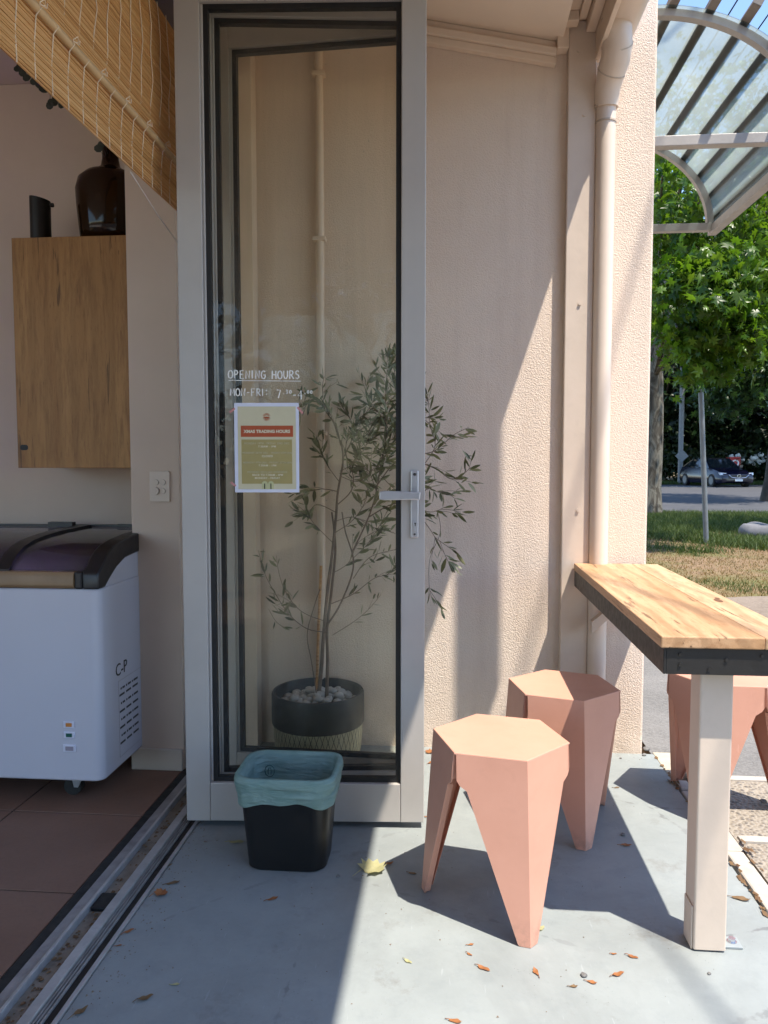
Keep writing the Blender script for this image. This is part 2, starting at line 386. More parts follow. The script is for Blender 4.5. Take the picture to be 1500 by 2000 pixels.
M['grass'] = leafmat('grass_blade', [(.035,.065,.012), (.06,.10,.018), (.10,.13,.03)], .3, .6)
M['drygrass'] = leafmat('dry_grass_blade', [(.26,.165,.075), (.32,.22,.11), (.20,.14,.06), (.11,.12,.04)], .25, .7)
M['flower'] = paint('white_flower', (.62,.64,.60), .8, .2, 8)
M['litter'] = leafmat('fallen_leaf_orange', [(.30,.10,.035), (.36,.15,.055), (.24,.09,.035)], .15, .6, 30)
M['litter_b'] = leafmat('fallen_leaf_brown', [(.17,.095,.045), (.22,.14,.07), (.13,.07,.035)], .15, .6, 30)
M['litter_y'] = leafmat('fallen_leaf_yellow', [(.40,.38,.18), (.46,.44,.25), (.35,.31,.13)], .2, .6, 24)
def bark():
    g = N('plane_bark'); n = g.noise(1, 5, .6, g.mapping((7, 7, 2.6)), .8)
    base = g.ramp(n, [(.36, (.055,.047,.036)), (.46, (.095,.084,.067)), (.54, (.18,.168,.138)), (.66, (.11,.105,.08))])
    return g.done(g.pr(base, .85, 0, g.bump(n, .5, .03), .2))
M['bark'] = bark(); M['darkbark'] = paint('dark_bark', (.05,.04,.03), .9, .3, 3, .6, 12)
def glass(name, tint, refl=1.0, dust=.03, rough=.0, streak=True):
    g = N(name); tr = g.n('ShaderNodeBsdfTransparent'); tr.inputs[0].default_value = tuple(tint) + (1,)
    gl = g.n('ShaderNodeBsdfGlossy'); gl.inputs['Roughness'].default_value = rough
    fr = g.n('ShaderNodeFresnel'); fr.inputs[0].default_value = 1.45
    ms = g.n('ShaderNodeMixShader'); g.l(g.math('MULTIPLY', fr.outputs[0], refl), ms.inputs[0]); g.l(tr.outputs[0], ms.inputs[1]); g.l(gl.outputs[0], ms.inputs[2])
    df = g.n('ShaderNodeBsdfDiffuse'); df.inputs[0].default_value = (.75,.72,.66,1)
    if streak:
        f = g.math('MULTIPLY', g.ramp(g.noise(1, 6, .65, g.mapping((26, 26, 2.2)), .5), [(.45, (0,0,0)), (.8, (1,1,1))]), dust*2)
        f = g.math('ADD', f, g.math('MULTIPLY', g.ramp(g.voro(34), [(.045, (1,1,1)), (.07, (0,0,0))]), g.math('MULTIPLY', g.ramp(g.noise(4.5, 3), [(.55, (0,0,0)), (.68, (1,1,1))]), .35)))
        f = g.math('ADD', f, dust*.5)
    else: f = dust
    m2 = g.n('ShaderNodeMixShader')
    if hasattr(f, 'is_linked'): g.l(f, m2.inputs[0])
    else: m2.inputs[0].default_value = f
    g.l(ms.outputs[0], m2.inputs[1]); g.l(df.outputs[0], m2.inputs[2])
    return g.done(m2.outputs[0])
M['glass'] = glass('door_glass', (.988,.982,.955), .36, .009)
M['lidglass'] = glass('freezer_lid_glass', (.92,.89,.97), 1.0, .03, streak=False)
def poly():
    g = N('polycarbonate_sheet')
    n = g.noise(3, 5, .65)
    col = g.ramp(n, [(.3, (.43,.46,.455)), (.7, (.54,.565,.55))])
    tr = g.n('ShaderNodeBsdfTransparent'); g.l(g.mix(.5, col, (.74,.84,.84)), tr.inputs[0])
    tl = g.n('ShaderNodeBsdfTranslucent'); g.l(col, tl.inputs[0])
    ms = g.n('ShaderNodeMixShader'); ms.inputs[0].default_value = .34; g.l(tr.outputs[0], ms.inputs[1]); g.l(tl.outputs[0], ms.inputs[2])
    p = g.n('ShaderNodeBsdfGlossy'); p.inputs['Roughness'].default_value = .18
    m2 = g.n('ShaderNodeMixShader'); m2.inputs[0].default_value = .05; g.l(ms.outputs[0], m2.inputs[1]); g.l(p.outputs[0], m2.inputs[2])
    return g.done(m2.outputs[0])
M['poly'] = poly()
def amber():
    g = N('amber_glass'); p = g.pr((.03,.014,.004), .06, 0, None, .6)
    tr = g.n('ShaderNodeBsdfTransparent'); tr.inputs[0].default_value = (.21,.10,.025,1)
    ms = g.n('ShaderNodeMixShader'); ms.inputs[0].default_value = .55; g.l(tr.outputs[0], ms.inputs[1]); g.l(p, ms.inputs[2])
    return g.done(ms.outputs[0])
M['amber'] = amber()
def linerm():
    g = N('bin_liner_film'); n = g.noise(1, 5, .6, g.mapping((9, 9, 46), rot=(.35,.3,0)), 1.6)
    base = g.ramp(n, [(.3, (.30,.50,.46)), (.7, (.48,.68,.62))])
    p = g.pr(base, .36, 0, g.bump(n, .8, .014), .5)
    t = g.n('ShaderNodeBsdfTranslucent'); g.l(base, t.inputs[0])
    ms = g.n('ShaderNodeMixShader'); ms.inputs[0].default_value = .5; g.l(p, ms.inputs[1]); g.l(t.outputs[0], ms.inputs[2])
    return g.done(ms.outputs[0])
M['liner'] = linerm()
M['linerink'] = paint('liner_ink', (.02,.09,.09), .6)
def potm():
    g = N('crosshatched_pot')
    geo = g.n('ShaderNodeTexCoord'); sep = g.n('ShaderNodeSeparateXYZ'); g.l(geo.outputs['Object'], sep.inputs[0])
    ang = g.math('ARCTAN2', sep.outputs[1], sep.outputs[0])
    def lines(sign):
        t = g.math('ADD', g.math('MULTIPLY', ang, 8.0), g.math('MULTIPLY', sep.outputs[2], sign*15.0))
        fr = g.math('FRACT', t); return g.math('LESS_THAN', g.math('ABSOLUTE', g.math('SUBTRACT', fr, .5)), .055)
    ln = g.math('MAXIMUM', lines(1), lines(-1))
    base = g.mix(ln, g.ramp(g.noise(12, 4), [(.3, (.40,.38,.26)), (.7, (.47,.45,.32))]), (.06,.06,.045))
    return g.done(g.pr(base, .7, 0, g.bump(g.math('MULTIPLY', ln, -1), .4, .004), .3))
M['pot'] = potm()
for nm, c, r in (('paper', (.66,.68,.80), .6), ('cream', (.58,.53,.36), .6), ('olivep', (.36,.29,.11), .6), ('rust', (.40,.075,.022), .6), ('palepr', (.70,.64,.47), .6),
                 ('palegreen', (.50,.50,.27), .6), ('tape', (.55,.24,.23), .5), ('chalk', (.86,.84,.80), .8), ('inkdark', (.02,.02,.02), .6),
                 ('orange_lamp', (.55,.22,.05), .3), ('green_lamp', (.01,.10,.08), .3), ('grey_disp', (.30,.27,.33), .4)):
    M[nm] = paint(nm, c, r, .03, 30, 0)

# ------------------------------------------------------------------ lettering
FONT = None
def text_mesh(txt, size, spacing=1.0, bold=0.0, word=1.0):
    cu = bpy.data.curves.new('lettering', 'FONT'); cu.body = txt; cu.size = size; cu.align_x = 'CENTER'; cu.align_y = 'CENTER'
    cu.space_character = spacing; cu.space_word = word; cu.extrude = .0004; cu.offset = bold; cu.resolution_u = 3
    o = bpy.data.objects.new('lettering_tmp', cu); COL.objects.link(o)
    dg = bpy.context.evaluated_depsgraph_get(); dg.update()
    me = bpy.data.meshes.new_from_object(o.evaluated_get(dg)); bpy.data.objects.remove(o); bpy.data.curves.remove(cu)
    return [tuple(v.co) for v in me.vertices], [tuple(p.vertices) for p in me.polygons]
def put_text(mb, txt, size, org, ux, uy, **k):
    vs, fs = text_mesh(txt, size, **k); ux, uy = Vector(ux), Vector(uy); un = ux.cross(uy)
    mb.add([Vector(org) + ux*v[0] + uy*v[1] + un*v[2] for v in vs], fs)
STROKES = {
 'O': [[(.5,1),(.15,.85),(.0,.5),(.12,.12),(.5,0),(.88,.12),(1,.5),(.85,.85),(.5,1)]],
 'P': [[(.1,0),(.12,1)],[(.12,1),(.7,.95),(.85,.72),(.65,.5),(.12,.45)]],
 'E': [[(.85,1),(.1,.97),(.1,.03),(.9,0)],[(.1,.52),(.7,.52)]],
 'N': [[(.05,0),(.1,1),(.85,.02),(.9,1)]], 'I': [[(.3,0),(.3,1)]],
 'G': [[(.9,.85),(.5,1),(.12,.8),(.0,.45),(.2,.08),(.6,0),(.9,.2),(.9,.48),(.5,.46)]],
 'H': [[(.05,0),(.1,1)],[(.9,0),(.88,1)],[(.08,.52),(.88,.5)]],
 'U': [[(.05,1),(.08,.3),(.3,.02),(.65,.02),(.88,.3),(.92,1)]],
 'R': [[(.08,0),(.1,1)],[(.1,1),(.7,.95),(.85,.74),(.6,.5),(.12,.46)],[(.4,.48),(.95,0)]],
 'S': [[(.85,.88),(.5,1),(.15,.85),(.18,.62),(.75,.42),(.85,.18),(.5,0),(.08,.12)]],
 'M': [[(.0,0),(.12,1),(.5,.3),(.9,1),(1,0)]], 'F': [[(.1,0),(.1,1),(.85,.97)],[(.1,.52),(.65,.52)]],
 '7': [[(.05,1),(.9,.98),(.35,-.1)]], '4': [[(.75,-.2),(.7,1),(.0,.3),(1,.28)]],
 '3': [[(.05,.9),(.5,1),(.8,.78),(.4,.52),(.85,.28),(.5,0),(.05,.1)]], '-': [[(.1,.45),(.85,.47)]],
 '.': [[(.4,.4),(.5,.42)]], ':': [[(.3,.25),(.33,.3)],[(.3,.75),(.33,.8)]] }
STROKES['0'] = STROKES['O']
def hand(mb, ch, x, z, wd, ht, y, r=.0022):
    for s_ in STROKES[ch]:
        pts = [(x + px*wd, y, z + pz*ht) for px, pz in s_]
        if len(pts) == 2 and (Vector(pts[0]) - Vector(pts[1])).length < .002: pts[1] = (pts[0][0]+.003, y, pts[0][2])
        mb.tube(pts, r, 5)

# ================================================================== SETTING
def struct(name, mb, mat, **k): return tag(mb.build(name, mat, **k), kind='structure')
ground_s = struct('ground', MB().add([(-900,-900,-.05),(900,-900,-.05),(900,900,-.05),(-900,900,-.05)], [(0,1,2,3)]), M['ground'])
struct('patio', box(-.79, .8, -1.55, 3.03, -.16, 0), M['concrete'])
struct('path', box(.875, 7.5, -1.5, 2.82, -.05, -.008), M['aggregate'])
dw = MB().add([(.8,2.86,-.012),(9,2.86,-.012),(9,5.55,-.012),(3.2,5.4,-.012),(.8,5.2,-.012)], [(0,1,2,3,4)])
struct('driveway', dw, M['asphalt'])
struct('dirt_path', MB().add([(.8,5.1,-.02),(3.2,5.3,-.02),(9,5.4,-.02),(9,7.9,-.02),(4.6,7.3,-.02),(2.6,6.9,-.02),(.8,6.3,-.02)], [(0,1,2,3,4,5,6)]), M['path'])
struct('road', MB().add([(-80,18.9,-.02),(120,18.4,-.02),(120,42.5,-.02),(-80,43.6,-.02)], [(0,1,2,3)]), M['road'])
struct('street', MB().add([(-60,-13.0,-.03),(60,-13.0,-.03),(60,-1.5,-.03),(-60,-1.5,-.03)], [(0,1,2,3)]), M['road'])
struct('bounce_slab', box(-14, -3.0, -7, -2.6, -.05, -.006), paint('bounce_concrete', (.50,.46,.40), .85, .12, 2, .2, 60, grime=.2))  # unseen pale slab, added to bounce sunlight into the interior
mk = MB()
for x0, x1, y in ((-30, 9.0, 37.2), (14.2, 17.5, 31.0), (21, 24, 31.0), (9.5, 14, 39.5)):
    mk.add([(x0,y,-.015),(x1,y,-.015),(x1,y+.16,-.015),(x0,y+.16,-.015)], [(0,1,2,3)])
struct('road_marking', mk, M['whitep'])
# pale concrete bands and edging beside the painted slab
bm_ = MB()
for y, x1, dz in ((2.832, 7.5, 0), (2.36, 7.5, .002)):
    bm_.box(.885, x1, y-.018, y+.018, -.03, -.003+dz)
struct('path_banding', bm_, M['edging'])
ed = MB(); y = -2.0
while y < 2.95:
    L = random.uniform(.25, .5)
    ed.box(.812+random.uniform(-.002,.006), .868+random.uniform(-.012,.008), y, min(y+L-.012, 2.8), -.05, -.004+random.uniform(-.004,.003)); y += L
struct('edging', ed, M['edging'], bevel=.006)
struct('threshold_slab', box(.803, .99, 2.855, 3.06, -.05, -.002), paint('pale_concrete', (.42,.38,.30), .85, .14, 16, .3, 60, grime=.3), bevel=.004)
gap = MB()
gs = []
for i in range(150):
    y = random.uniform(1.2, 3.0); x = random.choice([random.gauss(.806,.006), random.gauss(.876,.010)])
    r = random.uniform(.003,.010); a = random.uniform(0,6.3)
    gap.add([(x+r*math.cos(a+t)*random.uniform(.6,1.4), y+r*2*math.sin(a+t), .001+random.uniform(0,.006)) for t in (0,1.6,3.1,4.7)], [(0,1,2,3)])
tag(gap.build('leaf_litter', M['litter_b'], fix=False), kind='stuff')
# interior tiles
tl = MB()
xs = [-.987-.0, -1.427, -1.877, -2.327, -2.777, -3.227, -3.677, -4.1]; ys = [3.05, 2.795, 2.345, 1.895, 1.445, .995, .545, .095, -.355, -.805, -1.255, -1.705, -2.155, -2.5]
for i in range(len(xs)-1):
    for j in range(len(ys)-1):
        tl.box(xs[i+1]+.003, xs[i]-.003, ys[j+1]+.003, ys[j]-.003, -.02, .0)
struct('tile_floor', tl, M['tile'], bevel=.0015)
struct('floor_bed', box(-4.1, -.985, -2.5, 3.05, -.16, -.003), M['grout'])

# ------------------------------------------------------------------ the cafe building
bld = thing('cafe_building', 'cream rendered cafe building with a sloping verandah roof over the patio', 'building', (-.1, 3.03, 0))
SZ = lambda x: 2.79 - .21*x
def sbox(mb, x0, x1, y0, y1, d0, d1):
    return mb.add([(x0,y0,SZ(x0)+d0),(x1,y0,SZ(x1)+d0),(x1,y1,SZ(x1)+d0),(x0,y1,SZ(x0)+d0),(x0,y0,SZ(x0)+d1),(x1,y0,SZ(x1)+d1),(x1,y1,SZ(x1)+d1),(x0,y1,SZ(x0)+d1)],
                  [(0,3,2,1),(4,5,6,7),(0,1,5,4),(1,2,6,5),(2,3,7,6),(3,0,4,7)])
box(-.98, .757, 3.03, 9, -.1, 3.9).build('rendered_wall', M['stucco'], bld, bevel=.008)
box(-1.165, -.982, 2.72, 3.2, 0, 2.66).build('pier', M['inwall'], bld, bevel=.003)
MB().box(-1.18, -.984, 2.706, 2.72, 0, .082).build('skirting', M['skirt'], bld, bevel=.004)
box(-4.2, -1.165, 3.05, 3.25, -.1, 2.66).build('interior_wall', M['inwall'], bld)
iw = MB().box(-4.3, -4.1, 1.2, 3.25, -.1, 2.66)
iw.box(-.985, -.80, -2.5, -2.2, -.1, 2.66)
each(iw, 'side_wall', M['inwall'], bld)
box(-4.3, -.99, -2.7, 3.25, 2.662, 2.75).build('interior_ceiling', M['inwall'], bld)
box(-.985, -.845, -2.5, 3.028, 2.60, 3.02).build('door_header', M['darkceil'], bld)
sbox(MB(), -.843, .405, -1.5, 3.028, 0, .03).build('soffit', M['ceil'], bld)
sbox(MB(), -1.4, .60, -1.6, 3.028, .10, .14).build('roof_sheet', M['awnsteel'], bld)
box(-4.3, -1.0, -2.7, 3.25, 3.04, 3.1).build('flat_roof', M['awnsteel'], bld)
cn = MB(); sbox(cn, -.843, .383, 3.008, 3.029, -.034, -.001); sbox(cn, -.843, .383, 2.985, 3.029, -.062, -.034); sbox(cn, -.843, .383, 2.998, 3.029, -.090, -.0625)
cn.build('cornice', M['trim'], bld, bevel=.003)
box(.406, .522, -1.5, 3.024, 2.772, 2.83).build('verandah_beam', M['trim'], bld, bevel=.003)
vb = MB().box(.384, .426, 2.974, 3.0275, 2.668, 2.771).box(.384, .454, 2.925, 2.9735, 2.735, 2.7715).box(.456, .484, -1.5, 2.95, 2.752, 2.7715).box(.488, .5225, -1.5, 2.985, 2.722, 2.7715)
each(vb, 'beam_batten', M['trim'], bld, bevel=.003)
box(.524, .541, -1.5, 3.02, 2.628, 2.86).build('fascia', M['trim'], bld, bevel=.002)
gp = [(.543,2.80),(.543,2.705),(.556,2.684),(.575,2.676),(.625,2.676),(.650,2.688),(.664,2.712),(.670,2.80),(.664,2.803),(.655,2.715),(.64,2.695),(.62,2.686),(.575,2.686),(.552,2.71),(.550,2.80)]
MB().prism(gp, 'y', -1.5, 2.985).build('gutter', M['pipe'], bld, smooth=True)
dp = MB().tube([(.574,2.870,2.72),(.577,2.874,2.665),(.582,2.888,2.62),(.580,2.912,2.582),(.573,2.945,2.552),(.567,2.972,2.515),(.566,2.985,2.455)], [.052,.052,.053,.0525,.050,.046,.042], 22)
dp.tube([(.566,2.988,2.47),(.566,2.988,.02)], .0355, 20)
dpo = dp.build('downpipe', M['pipe'], bld, smooth=True)
rg_ = MB()
for z0, z1, r in ((2.452,2.462,.0435),(2.395,2.401,.0385)): rg_.lathe([(r,0),(r,z1-z0)], (.566,2.988,z0), 20)
rg_.tube([(.575,2.871,2.703),(.575,2.871,2.700)], .0535, 20); rg_.tube([(.5815,2.886,2.6235),(.5822,2.889,2.6205)], .0542, 20); rg_.tube([(.575,2.9365,2.5595),(.5742,2.9395,2.557)], .0524, 20)
each(rg_, 'pipe_collar', M['seam'], dpo, smooth=True)
po = MB().box(.427, .531, 2.990, 3.0285, 0, 2.770).build('verandah_post', M['post'], bld, bevel=.004)
bt = MB()
for x, z in ((.487,2.43),(.463,2.66),(.481,1.74),(.486,.96)):
    bt.prism([(x+.006*math.cos(k*.785), z+.006*math.sin(k*.785)) for k in range(8)], 'y', 2.985, 2.991)
each(bt, 'screw_plug', M['post'], po)
ts = MB().box(-.850, -.762, 2.955, 3.029, 0, 2.9)
ts.build('cover_strip', M['trim'], bld, bevel=.003)
cd_ = MB().tube([(-.512,3.013,.02),(-.512,3.013,1.1),(-.510,3.013,2.2),(-.512,3.013,2.82)], .0165, 12)
cd_.build('conduit', M['trim'], bld, smooth=True)
cl_ = MB()
for z in (.5, 1.25, 2.0, 2.62): cl_.box(-.537, -.487, 2.994, 3.0295, z, z+.016)
each(cl_, 'conduit_clip', M['trim'], bld, bevel=.002)
# unseen square mast, added to cast the vertical shadow strip on the wall
sp = thing('shadow_mast', 'unseen square mast added above the gutter to cast the wall shadow strip', 'mast', (1.03, 2.235, 2.9))
box(.985, 1.075, 2.19, 2.275, 2.92, 4.55).build('mast', M['post'], sp, bevel=.004)
MB().bar((.58,2.235,4.3),(.984,2.235,4.3),.04,.04).build('bracket_arm', M['post'], sp)
box(.56, .60, 2.215, 2.255, 2.80, 4.34).build('bracket_strut', M['post'], sp)

# ------------------------------------------------------------------ door track in the floor
trk = thing('door_track', 'dusty aluminium folding door track let into the floor between brown tiles and grey patio', 'door track', (-.885, 1.0, 0))
box(-.985, -.957, -1.6, 2.715, -.03, .003).build('rubber_strip', M['rubber'], trk, bevel=.002)
box(-.9565, -.925, -1.6, 2.7, -.03, .005).build('inner_plate', M['track'], trk, bevel=.001)
box(-.9247, -.9165, -1.6, 2.7, -.03, .012).build('guide_rail', M['railedge'], trk, bevel=.0015)
box(-.9163, -.868, -1.6, 2.7, -.03, -.008).build('channel', paint('dusty_channel', (.25,.22,.18), .9, .35, 14, .5, 60, grime=.6), trk)
box(-.8678, -.843, -1.6, 2.70, -.03, .012).build('outer_rail', M['railedge'], trk, bevel=.0015)
box(-.8428, -.8035, -1.6, 2.70, -.03, -.001).build('drain_groove', M['frame'], trk)
for x0_ in (-.8400, -.8325, -.8250): box(x0_, x0_+.0042, -1.6, 2.70, -.0008, .0065).build('rib', M['track'], trk, bevel=.0008)
box(-.8033, -.7925, -1.6, 2.70, -.03, .004).build('edge_trim', M['railedge'], trk, bevel=.001)
bk = MB().box(-.914, -.870, 1.83, 1.90, -.008, .004)
bk.build('keeper_plate', M['rubber'], trk, bevel=.003)
dbr = MB()
for i in range(120):
    y = random.uniform(1.3, 2.5); x = random.uniform(-.910,-.872); r = random.uniform(.002,.006)
    dbr.add([(x-r,y-r,-.006),(x+r,y-r*.5,-.004),(x+r*.4,y+r,-.005),(x-r*.8,y+r*.6,-.003)], [(0,1,2,3)])
dbr.build('channel_debris', M['litter_b'], trk, fix=False)['kind'] = 'stuff'

# ------------------------------------------------------------------ folding glass door
fd = thing('folding_door', 'grey framed folding glass door, its panels stacked open beside the track', 'folding door', (-.82, 2.30, 0))
def xf(mb, m):
    mb.v = [tuple(m @ Vector(p)) for p in mb.v]; return mb
def ring(mb, u0, u1, z0, z1, wd, y0, y1):
    mb.box(u0, u0+wd, y0, y1, z0, z1); mb.box(u1-wd, u1, y0, y1, z0, z1)
    mb.box(u0+wd, u1-wd, y0, y1, z0, z0+wd); mb.box(u0+wd, u1-wd, y0, y1, z1-wd, z1); return mb
def panel(a, b):
    a, b = Vector(a), Vector(b); d = b - a; W = d.length; m = Matrix.Translation(a) @ Matrix.Rotation(math.atan2(d.y, d.x), 4, 'Z')
    f = MB(); f.box(0, .075, 0, .042, .02, 2.56); f.box(W-.073, W, 0, .042, .02, 2.56)
    f.box(.0755, W-.0735, .001, .041, .02, .142); f.box(.0755, W-.0735, .001, .041, 2.494, 2.56)
    f.box(.075, .083, .010, .036, .142, 2.494)
    p = xf(f, m).build('door_panel', M['alu'], fd, bevel=.0025)
    xf(ring(MB(), .083, W-.074, .1425, 2.4935, .0145, .0135, .034), m).build('gasket', M['gasket'], p)
    xf(MB().box(.090, W-.08, .0205, .0255, .148, 2.488), m).build('glass_pane', M['glass'], p)
    return p, m, W
P1, m1, W1 = panel((-.819,2.284,0), (-.077,2.334,0))
P2, m2_, W2 = panel((-.806,2.352,0), (-.083,2.437,0))
P3, m3_, W3 = panel((-.806,2.548,0), (-.090,2.510,0))
# lever handle on its long plate
hp = xf(MB().prism(rrect(.700, .7245, .914, 1.118, .004), 'y', -.009, 0), m1).build('handle_plate', M['steel'], P1, bevel=.003)
lv = MB().tube([(.714,-.008,1.044),(.714,-.042,1.044)], .0095, 14)
lv.prism([(.727,1.0315),(.729,1.055),(.62,1.0585),(.607,1.056),(.606,1.033),(.62,1.0305)], 'y', -.055, -.040)
xf(lv, m1).build('lever', M['steel'], P1, bevel=.003)
lk = MB().tube([(.714,-.008,.957),(.714,-.0125,.957)], .0085, 16); lk.box(.709, .719, -.0122, -.008, .934, .957)
xf(lk, m1).build('lock_cylinder', M['steel'], P1, smooth=True)
kh = MB().tube([(.714,-.0122,.958),(.714,-.0129,.958)], .0028, 8); kh.box(.7128, .7152, -.0129, -.0122, .950, .958)
for z in (.925, 1.107): kh.tube([(.7125,-.0088,z),(.7125,-.0096,z)], .0026, 10)
each(xf(kh, m1), 'keyhole', M['inkdark'], P1)
scw = MB()
for z in (.925, 1.107): scw.tube([(.7125,-.0085,z),(.7125,-.0093,z)], .0052, 14)
each(xf(scw, m1), 'screw', M['chrome'], P1, smooth=True)
# white hand lettering on the glass
ht = MB(); yl = .0185
x = .144
for ch in 'OPENING HOURS':
    if ch == ' ': x += .0150; continue
    wd = .008 if ch == 'I' else .0135
    hand(ht, ch, x, 1.3985 + random.uniform(-.0008,.0008) - (x-.144)*.010, wd, .024, yl, .0021); x += wd + .0042
ht.tube([(.145,yl,1.3925),(.25,yl,1.3910),(.366,yl,1.3895)], .0011, 5)
x = .150
for ch in 'MON-FRI:':
    wd = {'I': .006, ':': .008, '-': .010}.get(ch, .0125)
    hand(ht, ch, x, 1.346 - (x-.15)*.012, wd, .022, yl, .0016 if ch in '-FRI' else .0021); x += wd + .0040
x = .292
for ch, s_, dz in (('7',1,0),('.',.5,.006),('3',.5,.011),('0',.45,.0115),('-',.9,-.003),('4',1,-.002),('.',.5,.006),('0',.42,.0115),('0',.42,.011)):
    hand(ht, ch, x, 1.341 + dz, .0125*s_, .022*s_, yl, .0019 if s_ > .8 else .0013); x += .0125*s_ + .0046
xf(ht, m1).build('hand_lettering', M['chalk'], P1)

# ------------------------------------------------------------------ paper notice taped to the glass
nt_ = thing('paper_notice', 'printed holiday hours notice taped to the folding door glass', 'notice', tuple(m1 @ Vector((.26, .018, 1.05))))
def nu(zx): return .161 + .198*(zx-190)/918
def nz(zy): return 1.324 - .273*(zy-600)/1265
def nbox(x0, x1, y0, y1, d, t=.0004): return box(nu(x0), nu(x1), .0183-d-t, .0183-d, nz(y1), nz(y0))
xf(nbox(190,1108,600,1865,0,.0006), m1).build('paper_sheet', M['paper'], nt_)
xf(nbox(240,1065,650,1820,.0008), m1).build('cream_print', M['cream'], nt_)
xf(nbox(283,1025,920,1078,.0014), m1).build('red_banner', M['rust'], nt_)
xf(nbox(290,1010,1115,1742,.0014), m1).build('olive_block', M['olivep'], nt_)
em = MB(); cx, cz = nu(652), nz(797)
for k in range(20):
    a = 2*math.pi*k/20
    if abs(math.sin(a)) < .1: continue
    r0, r1 = .0055, .0122
    em.bar((cx+r0*math.cos(a), .0168, cz+r0*math.sin(a)), (cx+r1*math.cos(a), .0168, cz+r1*math.sin(a)), .0011, .0006, (0,1,0))
em.prism([(cx-.010,cz-.001),(cx-.006,cz-.0042),(cx+.006,cz-.0042),(cx+.010,cz-.001),(cx,cz+.0006)], 'y', .0165, .0171)
xf(em, m1).build('sun_emblem', M['rust'], nt_)
def ntext(name, items, mat, bold=.0):
    for t, zx, zy, sz, sp_ in items:
        mb = MB(); put_text(mb, t, sz, (nu(zx), .0160, nz(zy)), (1,0,0), (0,0,1), spacing=sp_, bold=bold)
        xf(mb, m1).build(name, mat, nt_)
ntext('banner_lettering', [('XMAS TRADING HOURS', 655, 1003, .0128, 1.02)], M['palepr'], .00055)
ntext('date_lettering', [('MONDAY 19TH - FRIDAY 23RD DEC', 652, 1172, .0078, 1.12), ('MONDAY 26TH DEC - FRIDAY 6TH JAN', 655, 1305, .0078, 1.12),
                         ('MONDAY 9TH JAN - FRIDAY 27TH JAN', 655, 1443, .0078, 1.12), ('MONDAY 30TH JAN ONWARDS', 655, 1578, .0078, 1.12)], M['cream'], 0)
ntext('time_lettering', [('7.30AM - 1PM', 655, 1216, .0082, 1.15), ('CLOSED', 658, 1352, .0086, 1.1), ('7.30AM - 1PM', 658, 1484, .0082, 1.15),
                         ('BACK TO 7.30AM - 4PM', 660, 1618, .0082, 1.12), ('MONDAY - FRIDAY', 655, 1662, .0082, 1.12)], M['palepr'], .0002)
ar = MB()
for cxz in (617, 705):
    pts = []
    for k in range(13):
        a = math.pi*k/12; pts.append((nu(cxz)+.0088*math.cos(a), nz(1745)+.0088*math.sin(a)))
    pts += [(nu(cxz)-.0088, nz(1818)), (nu(cxz)+.0088, nz(1818))]
    ar.prism(pts, 'y', .0160 + (.0002 if cxz == 705 else 0), .0168)
xf(ar, m1).build('arch_emblem', M['palegreen'], nt_)
xf(nbox(609,622,1738,1817,.0026).box(nu(699), nu(711), .0183-.0030, .0183-.0026, nz(1817), nz(1738)), m1).build('arch_slot', M['inkdark'], nt_)
for (x0, y0), (x1, y1) in (((125,735),(200,675)), ((1090,660),(1165,750)), ((130,1720),(200,1775))):
    xf(MB().bar((nu(x0), .0178, nz(y0)), (nu(x1), .0178, nz(y1)), .0065, .0003, (0,1,0)), m1).build('tape', M['tape'], nt_)

# ------------------------------------------------------------------ freezer
fz = thing('chest_freezer', 'white chest freezer with curved glass lid and black corner trim on brown tiles', 'freezer', (-1.7, 2.7, 0))
XR = -1.142
fo, fi = rrect(-2.7, XR, 2.395, 3.0, .032), rrect(-2.66, XR-.04, 2.435, 2.96, .02)
MB().loft([[(x, y, .085) for x, y in fo], [(x, y, .729) for x, y in fo], [(x, y, .729) for x, y in fi], [(x, y, .38) for x, y in fi]]).build('cabinet', M['white'], fz, smooth=True, bevel=.006)
MB().prism([(2.44,.7295),(2.475,.757),(2.53,.788),(2.60,.812),(2.70,.82),(2.99,.828),(2.99,.7295)], 'x', -1.166, XR-.002).build('side_panel', M['white'], fz)
outer = [(2.392,.73),(2.390,.776),(2.396,.787),(2.42,.802),(2.445,.825),(2.475,.846),(2.52,.862),(2.58,.873),(2.70,.884),(3.0,.89)]
inner = [(3.0,.823),(2.70,.816),(2.60,.808),(2.53,.784),(2.475,.753),(2.44,.73)]
MB().prism(outer + inner, 'x', -1.195, -1.139).build('corner_trim', M['blackp'], fz, smooth=True, bevel=.005)
MB().box(-1.222, -1.1945, 2.389, 2.44, .7302, .786).build('corner_block', M['blackp'], fz, bevel=.006)
MB().prism([(2.394,.732),(2.386,.742),(2.386,.772),(2.394,.785),(2.42,.786),(2.42,.732)], 'x', -2.7, -1.223).build('bumper', M['bumper'], fz, smooth=True)
lidp = [(2.405,.782),(2.43,.806),(2.46,.829),(2.50,.849),(2.56,.864),(2.64,.873),(2.75,.880),(3.0,.884)]
MB().prism(lidp + [(y_, z_-.006) for y_, z_ in reversed(lidp)], 'x', -2.65, -1.196).build('glass_lid', M['lidglass'], fz, smooth=True)
lf = [(y_, z_+.008) for y_, z_ in lidp]
MB().prism(lf + [(y_, z_-.012) for y_, z_ in reversed(lidp)], 'x', -1.50, -1.452).build('lid_frame', M['blackp'], fz, smooth=True)
MB().box(-2.7, -1.196, 2.985, 3.01, .884, .892).box(-1.33, -1.24, 2.965, 2.985, .884, .896).box(-1.60,-1.50,2.93,2.96,.886,.906).build('hinge_rail', M['blackp'], fz)
